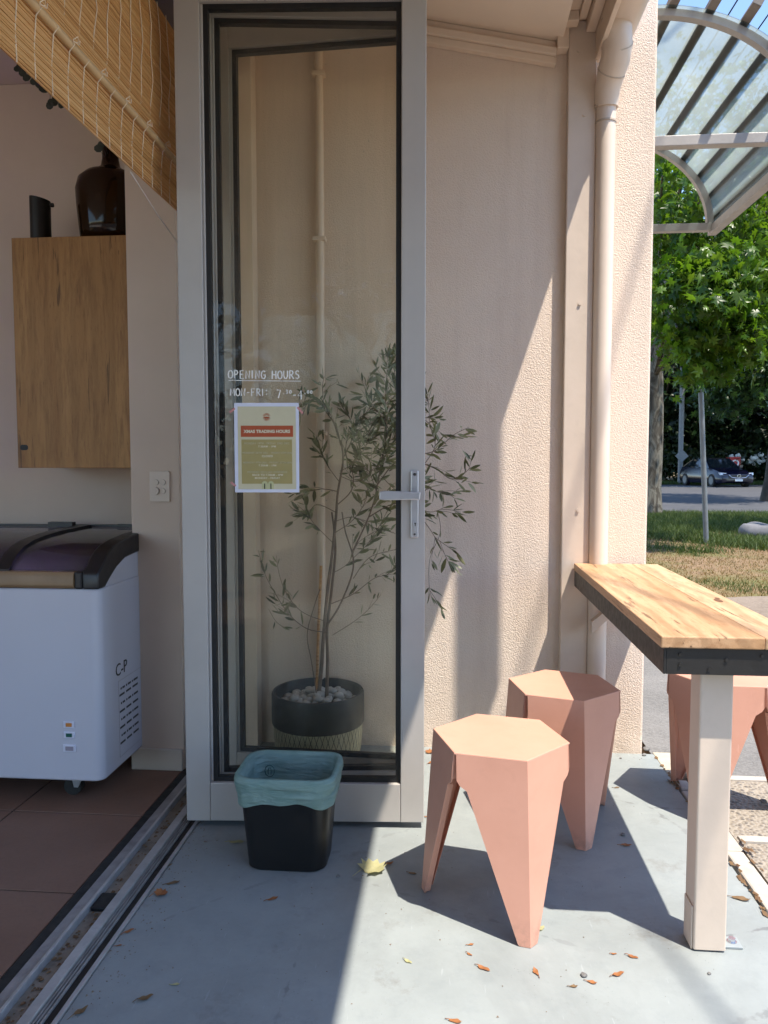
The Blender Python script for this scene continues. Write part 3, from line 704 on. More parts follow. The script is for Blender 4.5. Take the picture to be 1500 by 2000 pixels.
ln = MB().box(-2.64, -1.20, 2.45, 2.94, .40, .41).box(-2.64, -1.20, 2.935, 2.95, .41, .87).box(-2.64, -1.20, 2.44, 2.45, .41, .76)
for x in (-1.30,-1.36,-1.62,-1.9): ln.box(x-.004, x+.004, 2.45, 2.96, .40, .79)
for x in (-1.27,-1.33,-1.41,-1.5): ln.box(x-.022, x+.022, 2.58, 2.72, .41, .70)
ln.build('inner_tub', M['liner_in'], fz)
gl_ = N('added_tub_glow'); em_ = gl_.n('ShaderNodeEmission'); em_.inputs[0].default_value = (.62,.5,1,1); em_.inputs[1].default_value = 13; gl_.done(em_.outputs[0])  # violet emitter added inside the tub to brighten the view through the lid
MB().box(-2.5, -1.25, 2.452, 2.462, .735, .757).build('added_glow_strip', gl_.m, fz)
vn = MB(); rows = [.352,.330,.300,.272,.243,.215,.186,.160]
for i, z in enumerate(rows):
    segs = [(2.545,2.553),(2.560,2.578),(2.59,2.598),(2.606,2.63),(2.64,2.648),(2.655,2.69)] if i % 2 == 0 else [(2.535,2.575),(2.59,2.63),(2.645,2.69)]
    for y0, y1 in segs: vn.box(-1.1432, -1.1412, y0, y1, z, z+.007)
each(vn, 'vent_slot', M['inkdark'], fz)
ring2 = MB(); ring2.box(-1.1425,-1.1415,2.528,2.531,.118,.385).box(-1.1425,-1.1415,2.528,2.80,.384,.387).box(-1.1425,-1.1415,2.528,2.80,.116,.119)
ring2.build('vent_panel_edge', paint('freezer_seam', (.35,.35,.39), .5), fz)
lt = MB(); put_text(lt, 'C-P', .062, (-1.1410, 2.553, .425), (0,1,0), (0,0,1), spacing=1.0)
lt.build('side_lettering', M['inkdark'], fz)
for nm, pz, mat, ww, hh in (('orange_switch', .277, M['orange_lamp'], .013, .008), ('green_switch', .242, M['green_lamp'], .013, .008), ('temperature_display', .197, M['grey_disp'], .016, .009)):
    b_ = MB().box(-1.254-ww-.006, -1.254+ww+.006, 2.391, 2.396, pz-hh-.003, pz+hh+.003).build(nm, M['paper'], fz, bevel=.0015)
    MB().box(-1.254-ww+.004, -1.254+ww-.002, 2.389, 2.3912, pz-hh+.002, pz+hh-.002).build('lens', mat, b_)
for x, y in ((-1.29, 2.49), (-2.5, 2.49), (-1.29, 2.9)):
    c_ = MB().prism([(x-.004,.084),(x+.05,.084),(x+.022,.03),(x+.008,.03)], 'y', y-.020, y-.017).box(x-.004, x+.05, y-.0168, y+.017, .078, .0845).build('caster', M['galv'], fz)
    MB().tube([(x,y-.014,.031),(x,y+.014,.031)], .031, 18).build('wheel', M['rubber'], c_, smooth=True)

# ------------------------------------------------------------------ wall cabinet and what stands on it
cb = thing('wall_cabinet', 'oak wall cabinet with a small finger hole, hung above the freezer', 'cabinet', (-1.38, 2.9, 1.122))
yF = 2.74
xL, xR_ = at(22,463,yF).x, at(275,463,yF).x; zB, zT = at(150,914,yF).z, at(150,461,yF).z
box(xL+.004, xR_, yF+.02, 3.05, zB+.003, zT).build('carcass', M['oak'], cb)
cdoor = box(xL, xR_, yF, yF+.019, zB, zT-.001).build('cabinet_door', M['oak'], cb, bevel=.0015)
hx, hz = at(48,874,yF).x, at(48,874,yF).z
MB().prism(rrect(hx-.017, hx+.014, hz-.010, hz+.010, .009), 'y', yF-.0008, yF+.004).build('finger_hole', M['inkdark'], cdoor)
ZC = zT + .001
vp = at(219, 458, 2.88)
vs_ = thing('glass_demijohn', 'large brown glass demijohn standing on the oak wall cabinet', 'vase', (vp.x, 2.88, ZC))
MB().lathe([(.095,0),(.112,.006),(.118,.06),(.125,.14),(.128,.20),(.118,.238),(.092,.262),(.055,.277),(.036,.292),(.030,.32),(.029,.40),(.034,.405),(.034,.42)], (vp.x,2.88,ZC), 40).build('bottle', M['amber'], vs_, smooth='all')
cp_ = at(80, 461, 2.86)
cf = thing('black_jug', 'slim black jug with a small knob standing left of the demijohn', 'jug', (cp_.x, 2.86, ZC))
cj = MB(); n = 28; rr = .0375
rings_ = []
for zz, sl_ in ((0,0),(.004,0),(.165,.0),(.176,.008)):
    rings_.append([(cp_.x+rr*math.cos(2*math.pi*k/n), 2.86+rr*math.sin(2*math.pi*k/n), ZC+zz-sl_*math.cos(2*math.pi*k/n)) for k in range(n)])
cj.loft(rings_).build('jug_body', M['carafe'], cf, smooth=True)
MB().tube([(cp_.x+.034,2.86,ZC+.152),(cp_.x+.046,2.86,ZC+.152)], .004, 8).tube([(cp_.x+.044,2.86,ZC+.152),(cp_.x+.052,2.86,ZC+.152)], .008, 10).build('knob', M['carafe'], cf, smooth=True)
# dry sprig arching out of the demijohn behind the blind
sg = thing('leafy_sprig', 'dark dried leafy sprig arching out of the demijohn behind the blind', 'sprig', (vp.x, 2.88, ZC+.42))
stem = [Vector((vp.x,2.88,ZC+.30)), Vector((vp.x-.005,2.88,ZC+.5)), at(190,215,2.86), at(150,170,2.84), at(100,150,2.82), at(55,112,2.80), at(30,90,2.80)]
MB().tube(stem, [.003]*4+[.002]*3, 6).build('stem', M['branch'], sg)
sl2 = MB()
for px, py in ((44,128),(52,138),(40,118),(66,145),(60,132),(78,152),(103,186),(97,192),(110,180),(112,172),(120,190),(198,268),(192,276),(204,262),(35,120),(85,160)):
    p = at(px, py+14, 2.82); r = .017; a = random.uniform(0, 6.3); ti = random.uniform(-.5,.5)
    sl2.add([(p.x+r*math.cos(a+t), p.y+ti*r*math.cos(t), p.z+r*.8*math.sin(a+t)) for t in np.linspace(0, 2*math.pi, 9)[:-1]], [tuple(range(8))])
    q = min(stem, key=lambda s_: (s_-p).length)
    sl2.tube([tuple(p), tuple(q)], .001, 4)
sl2.build('leaves', M['dryleaf'], sg, fix=False)

# ------------------------------------------------------------------ switch plate
sw = thing('switch_plate', 'cream four button switch plate on the pier above the freezer', 'light switch', (-1.056, 2.72, .995))
x0, x1 = at(293,920,2.72).x, at(332,920,2.72).x; z0, z1 = at(312,980,2.72).z, at(312,920,2.72).z
MB().prism(rrect(x0,x1,z0,z1,.004), 'y', 2.711, 2.7195).build('plate', M['wplastic'], sw, bevel=.002)
for px, py, r in ((305,942,.0095),(318.5,942,.0095),(304.5,959,.0135),(318.5,959,.0095)):
    p = at(px, py, 2.711); d_ = .004 if r < .01 else .010
    MB().tube([(p.x,2.7115,p.z),(p.x,2.711-.0012,p.z)], r+.0009, 18).build('button_ring', M['seam'], sw, smooth=True)
    MB().tube([(p.x,2.7105,p.z),(p.x,2.711-d_,p.z)], r, 18).build('button', M['wplastic'], sw, smooth=True)

# ------------------------------------------------------------------ bamboo blind
bb = thing('bamboo_blind', 'split bamboo blind half lowered across the cafe opening above the track', 'blind', (-.9, 1.1, 1.97))
sp_ = MB(); z = 1.968; k = 0
while z < 2.535:
    h = random.uniform(.0026, .0046); y0 = -.5 + random.uniform(-.01,.01); y1 = 2.63 + random.uniform(-.012,.006); t0 = random.uniform(-.0009,.0009); dx = random.uniform(-.0012,.0012)
    yy = np.linspace(y0, y1, 9); zb = [.018*((2.6-a)/2.6)**2*(1 if z < 1.9 else .0) for a in yy]
    rings_ = []
    for a in yy:
        o_ = t0*(a-1) + .0006*math.sin(a*5+k); xx = -.9 + dx + .012*math.sin(min(1, (z-1.968)/.57)*math.pi)
        rings_.append([(xx-.002,a,z+o_),(xx+.002,a,z+o_),(xx+.002,a,z+h+o_),(xx-.002,a,z+h+o_)])
    sp_.loft(rings_); z += h + random.choice([.0003,.0005,.0009,.0021]); k += 1
sp_.build('slats', M['bamboo'], bb)
yy = np.linspace(-.5, 2.6, 40)
pole_o = MB().tube([(-.884, a, 2.108+.0015*math.sin(a*4)) for a in yy], [.0098+.0006*(i % 5 == 0) for i in range(40)], 10).build('pole', M['pole'], bb, smooth=True)
cy = .32; i = 0
while cy < 2.6:
    s_ = random.uniform(-.012,.012); c_ = MB()
    c_.tube([(-.896,cy+.016,1.966),(-.8955,cy+.012,2.03),(-.886,cy+.006,2.094),(-.872,cy+.004,2.108),(-.884,cy,2.121)], .0013, 5)
    pts = [(-.893,cy-.010,2.121),(-.886+.0,cy-.008+s_*.3,2.20),(-.884,cy-.005-s_,2.27),(-.884,cy+s_,2.35),(-.886,cy-s_*.6,2.43),(-.893,cy,2.535)]
    c_.tube(pts, .0013, 5)
    if i % 2 == 0:
        c_.tube([(-.874,cy,2.116),(-.866,cy+.008,2.127),(-.870,cy+.018,2.119),(-.873,cy+.006,2.114)], .0012, 5)
        c_.tube([(-.874,cy,2.114),(-.864,cy+.012,2.110),(-.868,cy+.022,2.125)], .0012, 5)
    c_.build('cord', M['cordm'], bb); cy += .0725; i += 1
a_, b_ = atx(254,335,-.892), at(352,480,2.53)
MB().tube([a_, (a_*.5+b_*.5)+Vector((0,0,-.006)), b_], .0013, 5).tube([a_+Vector((0,.008,0)), (a_*.5+b_*.5)+Vector((0,.006,-.010)), b_+Vector((0,0,-.003))], .0013, 5).build('pull_cord', M['pull'], bb)

# ================================================================== stools
def make_stool(loc, rz, label):
    t = thing('stool', label, 'stool', loc, rz, 'pink faceted metal stools')
    r, H, rt = .176, .440, .206
    P = lambda a, rr, z: Vector((rr*math.cos(rad(a)), rr*math.sin(rad(a)), z))
    top = MB(); hexa = [P(60*k, r, 0) for k in range(6)]
    def hx(s_, z): return [(p.x*s_, p.y*s_, z) for p in hexa]
    top.loft([hx(.955, H-.006), hx(.992, H-.006), hx(1.0, H-.0035), hx(.995, H-.0008), hx(.985, H)])
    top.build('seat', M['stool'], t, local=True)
    for k in range(3):
        a = 120*k
        S, T = P(a, r*.999, H-.004), P(a, rt, 0)
        mb = MB(); d = T - S
        for sg_ in (1, -1):
            A = P(a+sg_*60, r*.999, H-.004); e = (A - S).normalized(); L = (A - S).length
            A = S + e*(L-.005)
            A2 = A + d*.145
            A2b = S + e*(L-.012) + d*.172; A2c = S + e*(L-.030) + d*.20
            TL = T + e*.027
            TLu = T + e*.030 - d*.012
            poly_ = [S, A, A2, A2b, A2c, TLu, TL, T]
            n_ = e.cross(d).normalized()
            if n_.dot(P(a, 1, 0)) < 0: n_ = -n_
            th = .0045
            # folded inner return along the free edge
            inn = [p - n_*th for p in poly_]
            m_ = len(poly_); mb.add(poly_ + inn, [tuple(range(m_)), tuple(range(2*m_-1, m_-1, -1))] + [(i, (i+1) % m_, m_+(i+1) % m_, m_+i) for i in range(m_)])
            fl = .016
            pe = [A2c, TLu]
            q = [p - n_*fl - e*.003 for p in pe]
            mb.add([pe[0]-n_*th, pe[1]-n_*th, q[1], q[0], pe[0]-n_*th-e*.003, pe[1]-n_*th-e*.003, q[1]-e*.003, q[0]-e*.003], [(0,1,2,3),(4,5,6,7),(0,1,5,4),(3,2,6,7),(0,3,7,4),(1,2,6,5)])
            # seam return at the top of the leg joint
            mb.add([A, A2, A2-n_*.014-e*.002, A-n_*.014-e*.002, A-e*.003, A2-e*.003, A2-n_*.014-e*.005, A-n_*.014-e*.005], [(0,1,2,3),(4,5,6,7),(0,1,5,4),(3,2,6,7),(0,3,7,4),(1,2,6,5)])
        mb.add([T+Vector((0,0,.001)), T+((P(a+60,r,H)-S).normalized())*.027+Vector((0,0,.001)), T*.9+Vector((0,0,.001)), T+((P(a-60,r,H)-S).normalized())*.027+Vector((0,0,.001))], [(0,1,2,3)])
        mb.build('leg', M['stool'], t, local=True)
    return t
s1 = make_stool((.130,1.958,.001), rad(48), 'pink faceted stool in full sun, nearest the black bin')
s2 = copy_tree(s1); s2.location = (.360,2.438,.001); s2.rotation_euler = (0,0,rad(42)); s2['label'] = 'pink faceted stool half shaded by the table, beside the verandah post'
s3 = copy_tree(s1); s3.location = (.905,2.605,.004); s3.rotation_euler = (0,0,rad(118)); s3['label'] = 'pink faceted stool behind the table leg, straddling the gravel edge'

# ================================================================== bar table
tb = thing('wall_table', 'narrow timber topped bench table on one cream post, fixed to the verandah post', 'table', (.63, 2.3, 0))
t1 = MB().prism([(.468,1.73),(.6905,1.73),(.6905,2.985),(.474,2.985)], 'z', .7305, .7575).build('tabletop_board', M['tabletop'], tb, bevel=.003)
t2 = MB().prism([(.6912,1.7305),(.788,1.7305),(.788,2.985),(.6912,2.985)], 'z', .7305, .757).build('tabletop_board', M['tabletop_b'], tb, bevel=.003)
kn = MB()
for x, y, rx, ry in ((.748,2.20,.010,.026),(.757,2.235,.006,.014)):
    kn.add([(x+rx*math.cos(a), y+ry*math.sin(a), .7576) for a in np.linspace(0,2*math.pi,13)[:-1]], [tuple(range(12))])
kn.build('knot', paint('timber_knot', (.16,.07,.03), .6, .3, 60), t2, fix=False)
fr = MB().box(.476, .482, 1.738, 2.98, .670, .730).box(.482, .78, 1.738, 1.744, .670, .730).box(.774, .78, 1.745, 2.98, .670, .730)
fr.box(.483, .773, 1.7445, 1.80, .724, .7295).box(.483, .773, 2.30, 2.34, .702, .7295)
fr.build('steel_frame', M['frame'], tb, bevel=.0015)
bl = MB()
for x, z in ((.512,.716),(.512,.692),(.612,.705),(.575,.682),(.688,.716),(.745,.684)):
    bl.prism([(x+.0042*math.cos(k*1.047), z+.0042*math.sin(k*1.047)) for k in range(6)], 'y', 1.7352, 1.7385)
each(bl, 'bolt', M['frame'], tb)
lg = MB().prism(rrect(.572,.646,1.784,1.856,.005,4), 'z', .004, .7235).build('leg', M['post'], tb, bevel=.002)
MB().box(.5678, .5718, 1.790, 1.848, .002, .106).build('side_plate', M['post'], tb, bevel=.003)
fp = MB().box(.6465, .690, 1.80, 1.842, .0005, .006); fp.build('foot_plate', paint('painted_steel_plate', (.27,.30,.31), .45), tb, bevel=.001)
fb = MB().prism([(.672+.0085*math.cos(k*1.047), 1.822+.0085*math.sin(k*1.047)) for k in range(6)], 'z', .006, .015); fb.lathe([(.0115,0),(.0115,.0015)], (.672,1.822,.006), 16)
fb.build('foot_bolt', M['chrome'], tb)
MB().prism([(.532,.50),(.532,.545),(.672,.667),(.717,.667)], 'y', 2.91, 2.95).build('brace', M['post'], tb, bevel=.002)

# ================================================================== waste bin
bn = thing('waste_bin', 'black plastic waste bin with a pale green liner, in front of the glass door', 'bin', (-.455, 2.14, 0))
def rr3(hx, hy, r, z, n=7, wob=0, seed=0):
    c_ = (-.456, 2.132); out = []
    for i, (x, y) in enumerate(rrect(c_[0]-hx, c_[0]+hx, c_[1]-hy, c_[1]+hy, r, n)):
        k = 1 + wob*math.sin(i*2.3+seed)+wob*.7*math.sin(i*5.1+seed*2)
        out.append((c_[0]+(x-c_[0])*k, c_[1]+(y-c_[1])*k, z))
    return out
HB = .268
body = [rr3(.108,.080,.045,.0), rr3(.112,.084,.045,.004), rr3(.133,.104,.05,HB-.012), rr3(.139,.110,.052,HB-.010), rr3(.139,.110,.052,HB), rr3(.132,.103,.048,HB), rr3(.108,.080,.043,.012)]
MB().loft(body).build('bin_body', M['bin'], bn, smooth=True)
def dense(hx, hy, r, z, wob, seed, dz=0, n=10):
    base_ = rr3(hx, hy, r, z, n); c_ = (-.456, 2.132); out = []
    P_ = [Vector(p) for p in base_]; m_ = len(P_); L_ = [0]
    for i in range(m_): L_.append(L_[-1] + (P_[(i+1) % m_] - P_[i]).length)
    for k in range(120):
        s_ = L_[-1]*k/120; i = max(j for j in range(m_) if L_[j] <= s_); f_ = (s_-L_[i])/max(1e-6, L_[i+1]-L_[i]); q = P_[i].lerp(P_[(i+1) % m_], f_)
        a = 2*math.pi*k/120
        w_ = 1 + wob*1.5*(noise.noise((math.cos(a)*2.2, math.sin(a)*2.2, seed)) + .8*noise.noise((math.cos(a)*6, math.sin(a)*6, seed*1.7)) + .6*noise.noise((math.cos(a)*15, math.sin(a)*15, seed*2.3)))
        out.append((c_[0]+(q.x-c_[0])*w_, c_[1]+(q.y-c_[1])*w_, z + dz*(math.sin(a*3+seed)+.6*math.sin(a*8+seed*2))))
    return out
lin = [dense(.137,.110,.052,HB-.070,.018,1.0,.0065), dense(.139,.111,.052,HB-.064,.020,1.0,.006), dense(.1405,.1125,.0525,HB-.050,.026,1.3,.004), dense(.1430,.1145,.053,HB-.040,.020,1.6,.004), dense(.1400,.1115,.053,HB-.034,.022,2.2,.004), dense(.1435,.115,.053,HB-.022,.020,2.9,.003),
       dense(.145,.1165,.054,HB-.008,.006,2.5), dense(.1425,.1135,.053,HB+.004,.004,2.8), dense(.131,.102,.05,HB+.005,.005,3.0), dense(.124,.096,.046,HB-.03,.016,3.4), dense(.114,.088,.042,HB-.12,.030,3.9), dense(.100,.076,.04,.05,.03,4.2)]
lo_ = MB().loft(lin, cap=False)
lo_.f.append(tuple(range(120*(len(lin)-1), 120*len(lin))))
lob = lo_.build('bin_liner', M['liner'], bn, smooth='all')
lm = MB()
yk = 2.132 + .0885
for rr0 in (.0145,):
    pts = [(-.535+rr0*math.cos(a), yk-.010, HB-.048+rr0*1.2*math.sin(a)) for a in np.linspace(0, 2*math.pi, 25)]
    lm.tube(pts, .0013, 5, cap=False)
lm.tube([(-.539,yk-.011,HB-.058),(-.540,yk-.010,HB-.046),(-.536,yk-.010,HB-.038)], .0012, 5).tube([(-.531,yk-.011,HB-.058),(-.530,yk-.010,HB-.046),(-.533,yk-.010,HB-.038)], .0012, 5)
put_text(lm, 'COMPOST', .012, (-.530, yk-.013, HB-.076), (1,0,0), (0,0,1)); put_text(lm, 'BAGS', .014, (-.528, yk-.014, HB-.089), (1,0,0), (0,0,1))
lm.build('liner_print', M['linerink'], bn)

# ================================================================== planter, pebbles, olive tree
PX, PY, PZ = -.497, 2.838, .281
pt = thing('planter_pot', 'cream crosshatched planter with a broad black rim behind the glass door', 'planter', (PX, PY, 0))
MB().lathe([(.140,0),(.150,.004),(.162,.06),(.168,.12),(.169,.175),(.150,.18)], (PX,PY,0), 48).build('pot_body', M['pot'], pt, smooth=True)
MB().lathe([(.150,.160),(.172,.161),(.1755,.167),(.1755,PZ-.008),(.171,PZ),(.163,PZ),(.160,PZ-.006),(.158,.20),(.150,.20)], (PX,PY,0), 56, cap=False).build('pot_rim', M['potrim'], pt, smooth=True)
MB().lathe([(.158,.20),(.158,.236)], (PX,PY,0), 40).build('soil', M['soil'], pt)
prot = None; pts_ = []
tries = 0
while len(pts_) < 60 and tries < 6000:
    tries += 1
    a = random.uniform(0, 2*math.pi); r = .142*math.sqrt(random.random()); x, y = PX+r*math.cos(a), PY+r*math.sin(a)
    if all((x-p[0])**2+(y-p[1])**2 > .029**2 for p in pts_): pts_.append((x, y))
lay2 = [(PX+random.uniform(-.09,.09), PY+random.uniform(-.08,.10)) for _ in range(16)]
for i, (x, y) in enumerate(pts_ + lay2):
    z = (.236 if i < len(pts_) else .252) + .014*(1-((x-PX)**2+(y-PY)**2)/.0225)
    if prot is None:
        bm = bmesh.new(); bmesh.ops.create_icosphere(bm, subdivisions=2, radius=.0178)
        for v in bm.verts: v.co *= 1 + .10*math.sin(v.co.x*230+1)*math.cos(v.co.y*190)
        me = bpy.data.meshes.new('pebble'); bm.to_mesh(me); bm.free(); me.materials.append(M['pebble'])
        me.polygons.foreach_set('use_smooth', [True]*len(me.polygons))
        prot = o = bpy.data.objects.new('pebble', me); COL.objects.link(o)
    else:
        o = prot.copy(); COL.objects.link(o)
    k = random.uniform(.8, 1.15)
    o.location = (x, y, z); o.scale = (k*random.uniform(.9,1.35), k, k*random.uniform(.55,.8)); o.rotation_euler = (random.uniform(-.4,.4), random.uniform(-.4,.4), random.uniform(0,6.3))
    tag(o, 'smooth white pebble among those filling the black rimmed planter', 'pebble', 'white pebbles in the planter')
ol = thing('olive_tree', 'young potted olive tree with thin twin stems behind the glass door', 'olive tree', (PX, PY, .24))
def pl(pts, d0, d1):
    n = len(pts); return [at(px, py, PY + d0 + (d1-d0)*i/(n-1)) for i, (px, py) in enumerate(pts)]
def smooth_line(P, k=5):
    out = []
    for i in range(len(P)-1):
        p0, p1, p2, p3 = P[max(i-1,0)], P[i], P[i+1], P[min(i+2,len(P)-1)]
        for j in range(k):
            t = j/k; out.append(.5*((2*p1)+(p2-p0)*t+(2*p0-5*p1+4*p2-p3)*t*t+(3*p1-p0-3*p2+p3)*t**3))
    return out + [P[-1]]
BR = [  # pixel path, depth offset start/end, radius start/end, leaf density, part
 ([(622,1362),(628,1300),(632,1240),(640,1150),(648,1090),(656,1010),(660,960),(670,900),(666,860)], 0, -.02, .0105, .004, 0),
 ([(638,1362),(640,1290),(639,1230),(648,1150),(655,1080),(652,1030),(648,1000)], .01, .03, .0095, .004, 0),
 ([(618,1355),(608,1290),(600,1240),(612,1190),(625,1150)], -.02, .0, .0022, .002, 0),
 ([(641,1218),(662,1185),(685,1130),(690,1090),(675,1040),(668,1000)], 0, -.04, .005, .003, 0),
 ([(666,870),(655,830),(635,800),(630,760),(633,735)], -.02, .03, .004, .0012, 1),
 ([(668,900),(690,850),(685,820),(665,790)], -.02, .06, .003, .0012, 1),
 ([(690,1075),(720,1010),(735,960),(745,900),(755,850),(752,790),(755,740),(757,688)], -.03, -.02, .004, .0012, 1.6),
 ([(745,900),(770,860),(775,800),(770,740),(775,695)], -.02, .02, .003, .001, 1.6),
 ([(735,950),(770,905),(810,890),(850,880),(885,850),(915,835)], -.02, -.06, .0030, .0012, .8),
 ([(760,920),(800,900),(850,915),(880,935),(905,925),(920,912)], -.02, -.09, .003, .0012, .9),
 ([(720,1010),(765,985),(800,985),(840,1000),(870,990)], -.03, -.10, .003, .001, 1.1),
 ([(800,985),(830,1020),(850,1050),(870,1085),(878,1105)], -.08, -.12, .002, .001, .5),
 ([(850,1050),(875,1068),(893,1080)], -.11, -.14, .0015, .001, 1.0),
 ([(660,985),(685,960),(690,930),(675,880),(690,830),(720,800),(735,765)], .02, .07, .003, .001, 1.2),
 ([(660,960),(630,955),(600,960),(570,965)], -.02, -.06, .0025, .001, 1.0),
 ([(655,1000),(620,985),(600,1000),(580,985)], 0, .05, .002, .001, .7),
 ([(660,850),(640,800),(610,780),(592,800),(600,760)], -.02, -.04, .0025, .001, 1.0),
 ([(690,850),(720,830),(750,820),(790,815),(830,820),(860,860)], 0, .06, .003, .001, 1.2),
 ([(640,1235),(600,1228),(565,1200),(535,1155),(515,1115),(505,1075)], -.01, -.06, .0025, .001, .55),
 ([(640,1215),(590,1195),(560,1160),(545,1120),(540,1085)], 0, .05, .002, .001, .4),
 ([(525,1190),(540,1215),(560,1228)], -.05, -.05, .001, .001, .6),
 ([(645,1180),(690,1160),(730,1130),(760,1120),(785,1090)], .01, .06, .0025, .001, .7),
 ([(690,1130),(720,1090),(765,1075),(800,1070)], -.01, -.05, .002, .001, .8),
 ([(650,1240),(690,1215),(720,1190),(745,1160)], .02, .05, .002, .001, .35),
 ([(800,985),(835,955),(850,960),(875,965),(890,975)], -.07, -.12, .0016, .001, 1.0),
 ([(830,905),(850,870),(840,830),(838,795),(835,780)], -.04, .0, .0018, .001, 1.1),
 ([(855,1000),(860,1040),(840,1090),(838,1140),(842,1165)], -.08, -.05, .0014, .001, .3),
 ([(745,930),(780,960),(810,940),(830,930)], -.02, .05, .0018, .001, 1.2),
 ([(655,1040),(690,1015),(715,975),(720,930),(700,890)], .0, .05, .002, .001, 1.2),
 ([(650,1060),(620,1030),(605,1010),(595,980)], .0, -.04, .0018, .001, 1.1),
 ([(662,940),(640,910),(625,880),(618,850)], .0, .04, .0018, .001, 1.2),
 ([(690,1090),(720,1060),(745,1020),(760,990)], -.03, .02, .0018, .001, 1.2),
 ([(648,1120),(680,1100),(700,1060),(730,1040)], .0, .05, .0018, .001, .9),
 ([(664,920),(690,905),(715,870),(725,830)], .0, -.04, .0018, .001, 1.3),
 ([(757,830),(735,800),(715,770),(720,735)], -.02, .05, .0018, .001, 1.3),
 ([(690,880),(720,890),(750,870),(775,850)], .0, -.05, .0018, .001, 1.2),
 ([(752,790),(772,770),(782,730)], -.02, .0, .0016, .001, 1.4),
 ([(664,930),(700,940),(730,915),(760,900)], -.01, -.05, .0018, .001, 1.1),
 ([(650,1020),(690,1010),(730,1030),(770,1040)], .0, .06, .0018, .001, .9),
 ([(735,960),(720,920),(700,900),(705,860),(725,845)], -.03, .06, .0018, .001, 1.3),
]
tk = MB(); bq = MB(); lvs = []
for pts, d0, d1, r0, r1, dn in BR:
    P = smooth_line(pl(pts, d0, d1)); n = len(P); (tk if dn == 0 else bq).tube(P, [(r0+(r1-r0)*i/(n-1))*(.78 if dn == 0 else .8) for i in range(n)], 7)
    if dn == 0: continue
    L = sum((P[i+1]-P[i]).length for i in range(n-1)); cnt = int(L*78*dn)
    for _ in range(cnt):
        s_ = .12 + .88*random.random()**.75; i = min(n-2, int(s_*(n-1))); d = (P[i+1]-P[i]).normalized()
        q = P[i].lerp(P[i+1], s_*(n-1)-i); lvs.append((q, d))
    for _ in range(int(L*14*dn)):            # side twigs
        s_ = .2 + .75*random.random(); i = min(n-2, int(s_*(n-1))); d = (P[i+1]-P[i]).normalized(); q = P[i]
        td = (d*.8 + Vector((random.uniform(-1,1), random.uniform(-.7,.7), random.uniform(-.5,.8)))*.7).normalized(); tl_ = random.uniform(.04,.10)
        tp = [q, q+td*tl_*.5+Vector((0,0,-.003)), q+td*tl_+Vector((0,0,-.012))]; bq.tube(tp, [.001,.0008,.0005], 5)
        for k in range(random.randint(2,4)): lvs.append((tp[0].lerp(tp[2], random.uniform(.3,1)), td))
        lvs.append((tp[2], td))
MB().tube([at(618,1362,2.87), at(622,1230,2.885), at(627,1105,2.90)], .0055, 8).build('stake', M['bamboo'], ol)
tk.build('trunk', M['bark_olive'], ol, smooth=True); bq.build('branches', M['bark_olive'], ol, smooth=True)
lm_ = MB()
for q, d in lvs:
    side = Vector((random.uniform(-1,1), random.uniform(-.8,.8), random.uniform(-.9,.8))); dr = (d*.75 + side*.75).normalized(); dr.z -= random.uniform(0,.3); dr.normalize()
    L = random.uniform(.026,.060); wd = L*random.uniform(.09,.14); nn = dr.cross(Vector((random.uniform(-1,1), random.uniform(-1,1), random.uniform(-.2,1)))).normalized(); up = nn.cross(dr); cv = random.uniform(-.12,.16)
    def pnt(t, s_): return q + dr*(.004+L*t) + nn*(s_*wd) + up*(cv*L*(t-.5)**2*2 + abs(s_)*wd*.25)
    if (q + dr*L).y > 3.02 or (q.y + dr.y*L) < 2.62: continue
    lm_.add([pnt(0,0), pnt(.25,.75), pnt(.55,1), pnt(.82,.6), pnt(1,0), pnt(.82,-.6), pnt(.55,-1), pnt(.25,-.75), pnt(.3,0), pnt(.55,0), pnt(.8,0)],
            [(0,1,8),(1,2,9,8),(2,3,10,9),(3,4,10),(4,5,10),(5,6,9,10),(6,7,8,9),(7,0,8)])
lm_.build('foliage', M['olive_leaf'], ol, smooth='all', fix=False)

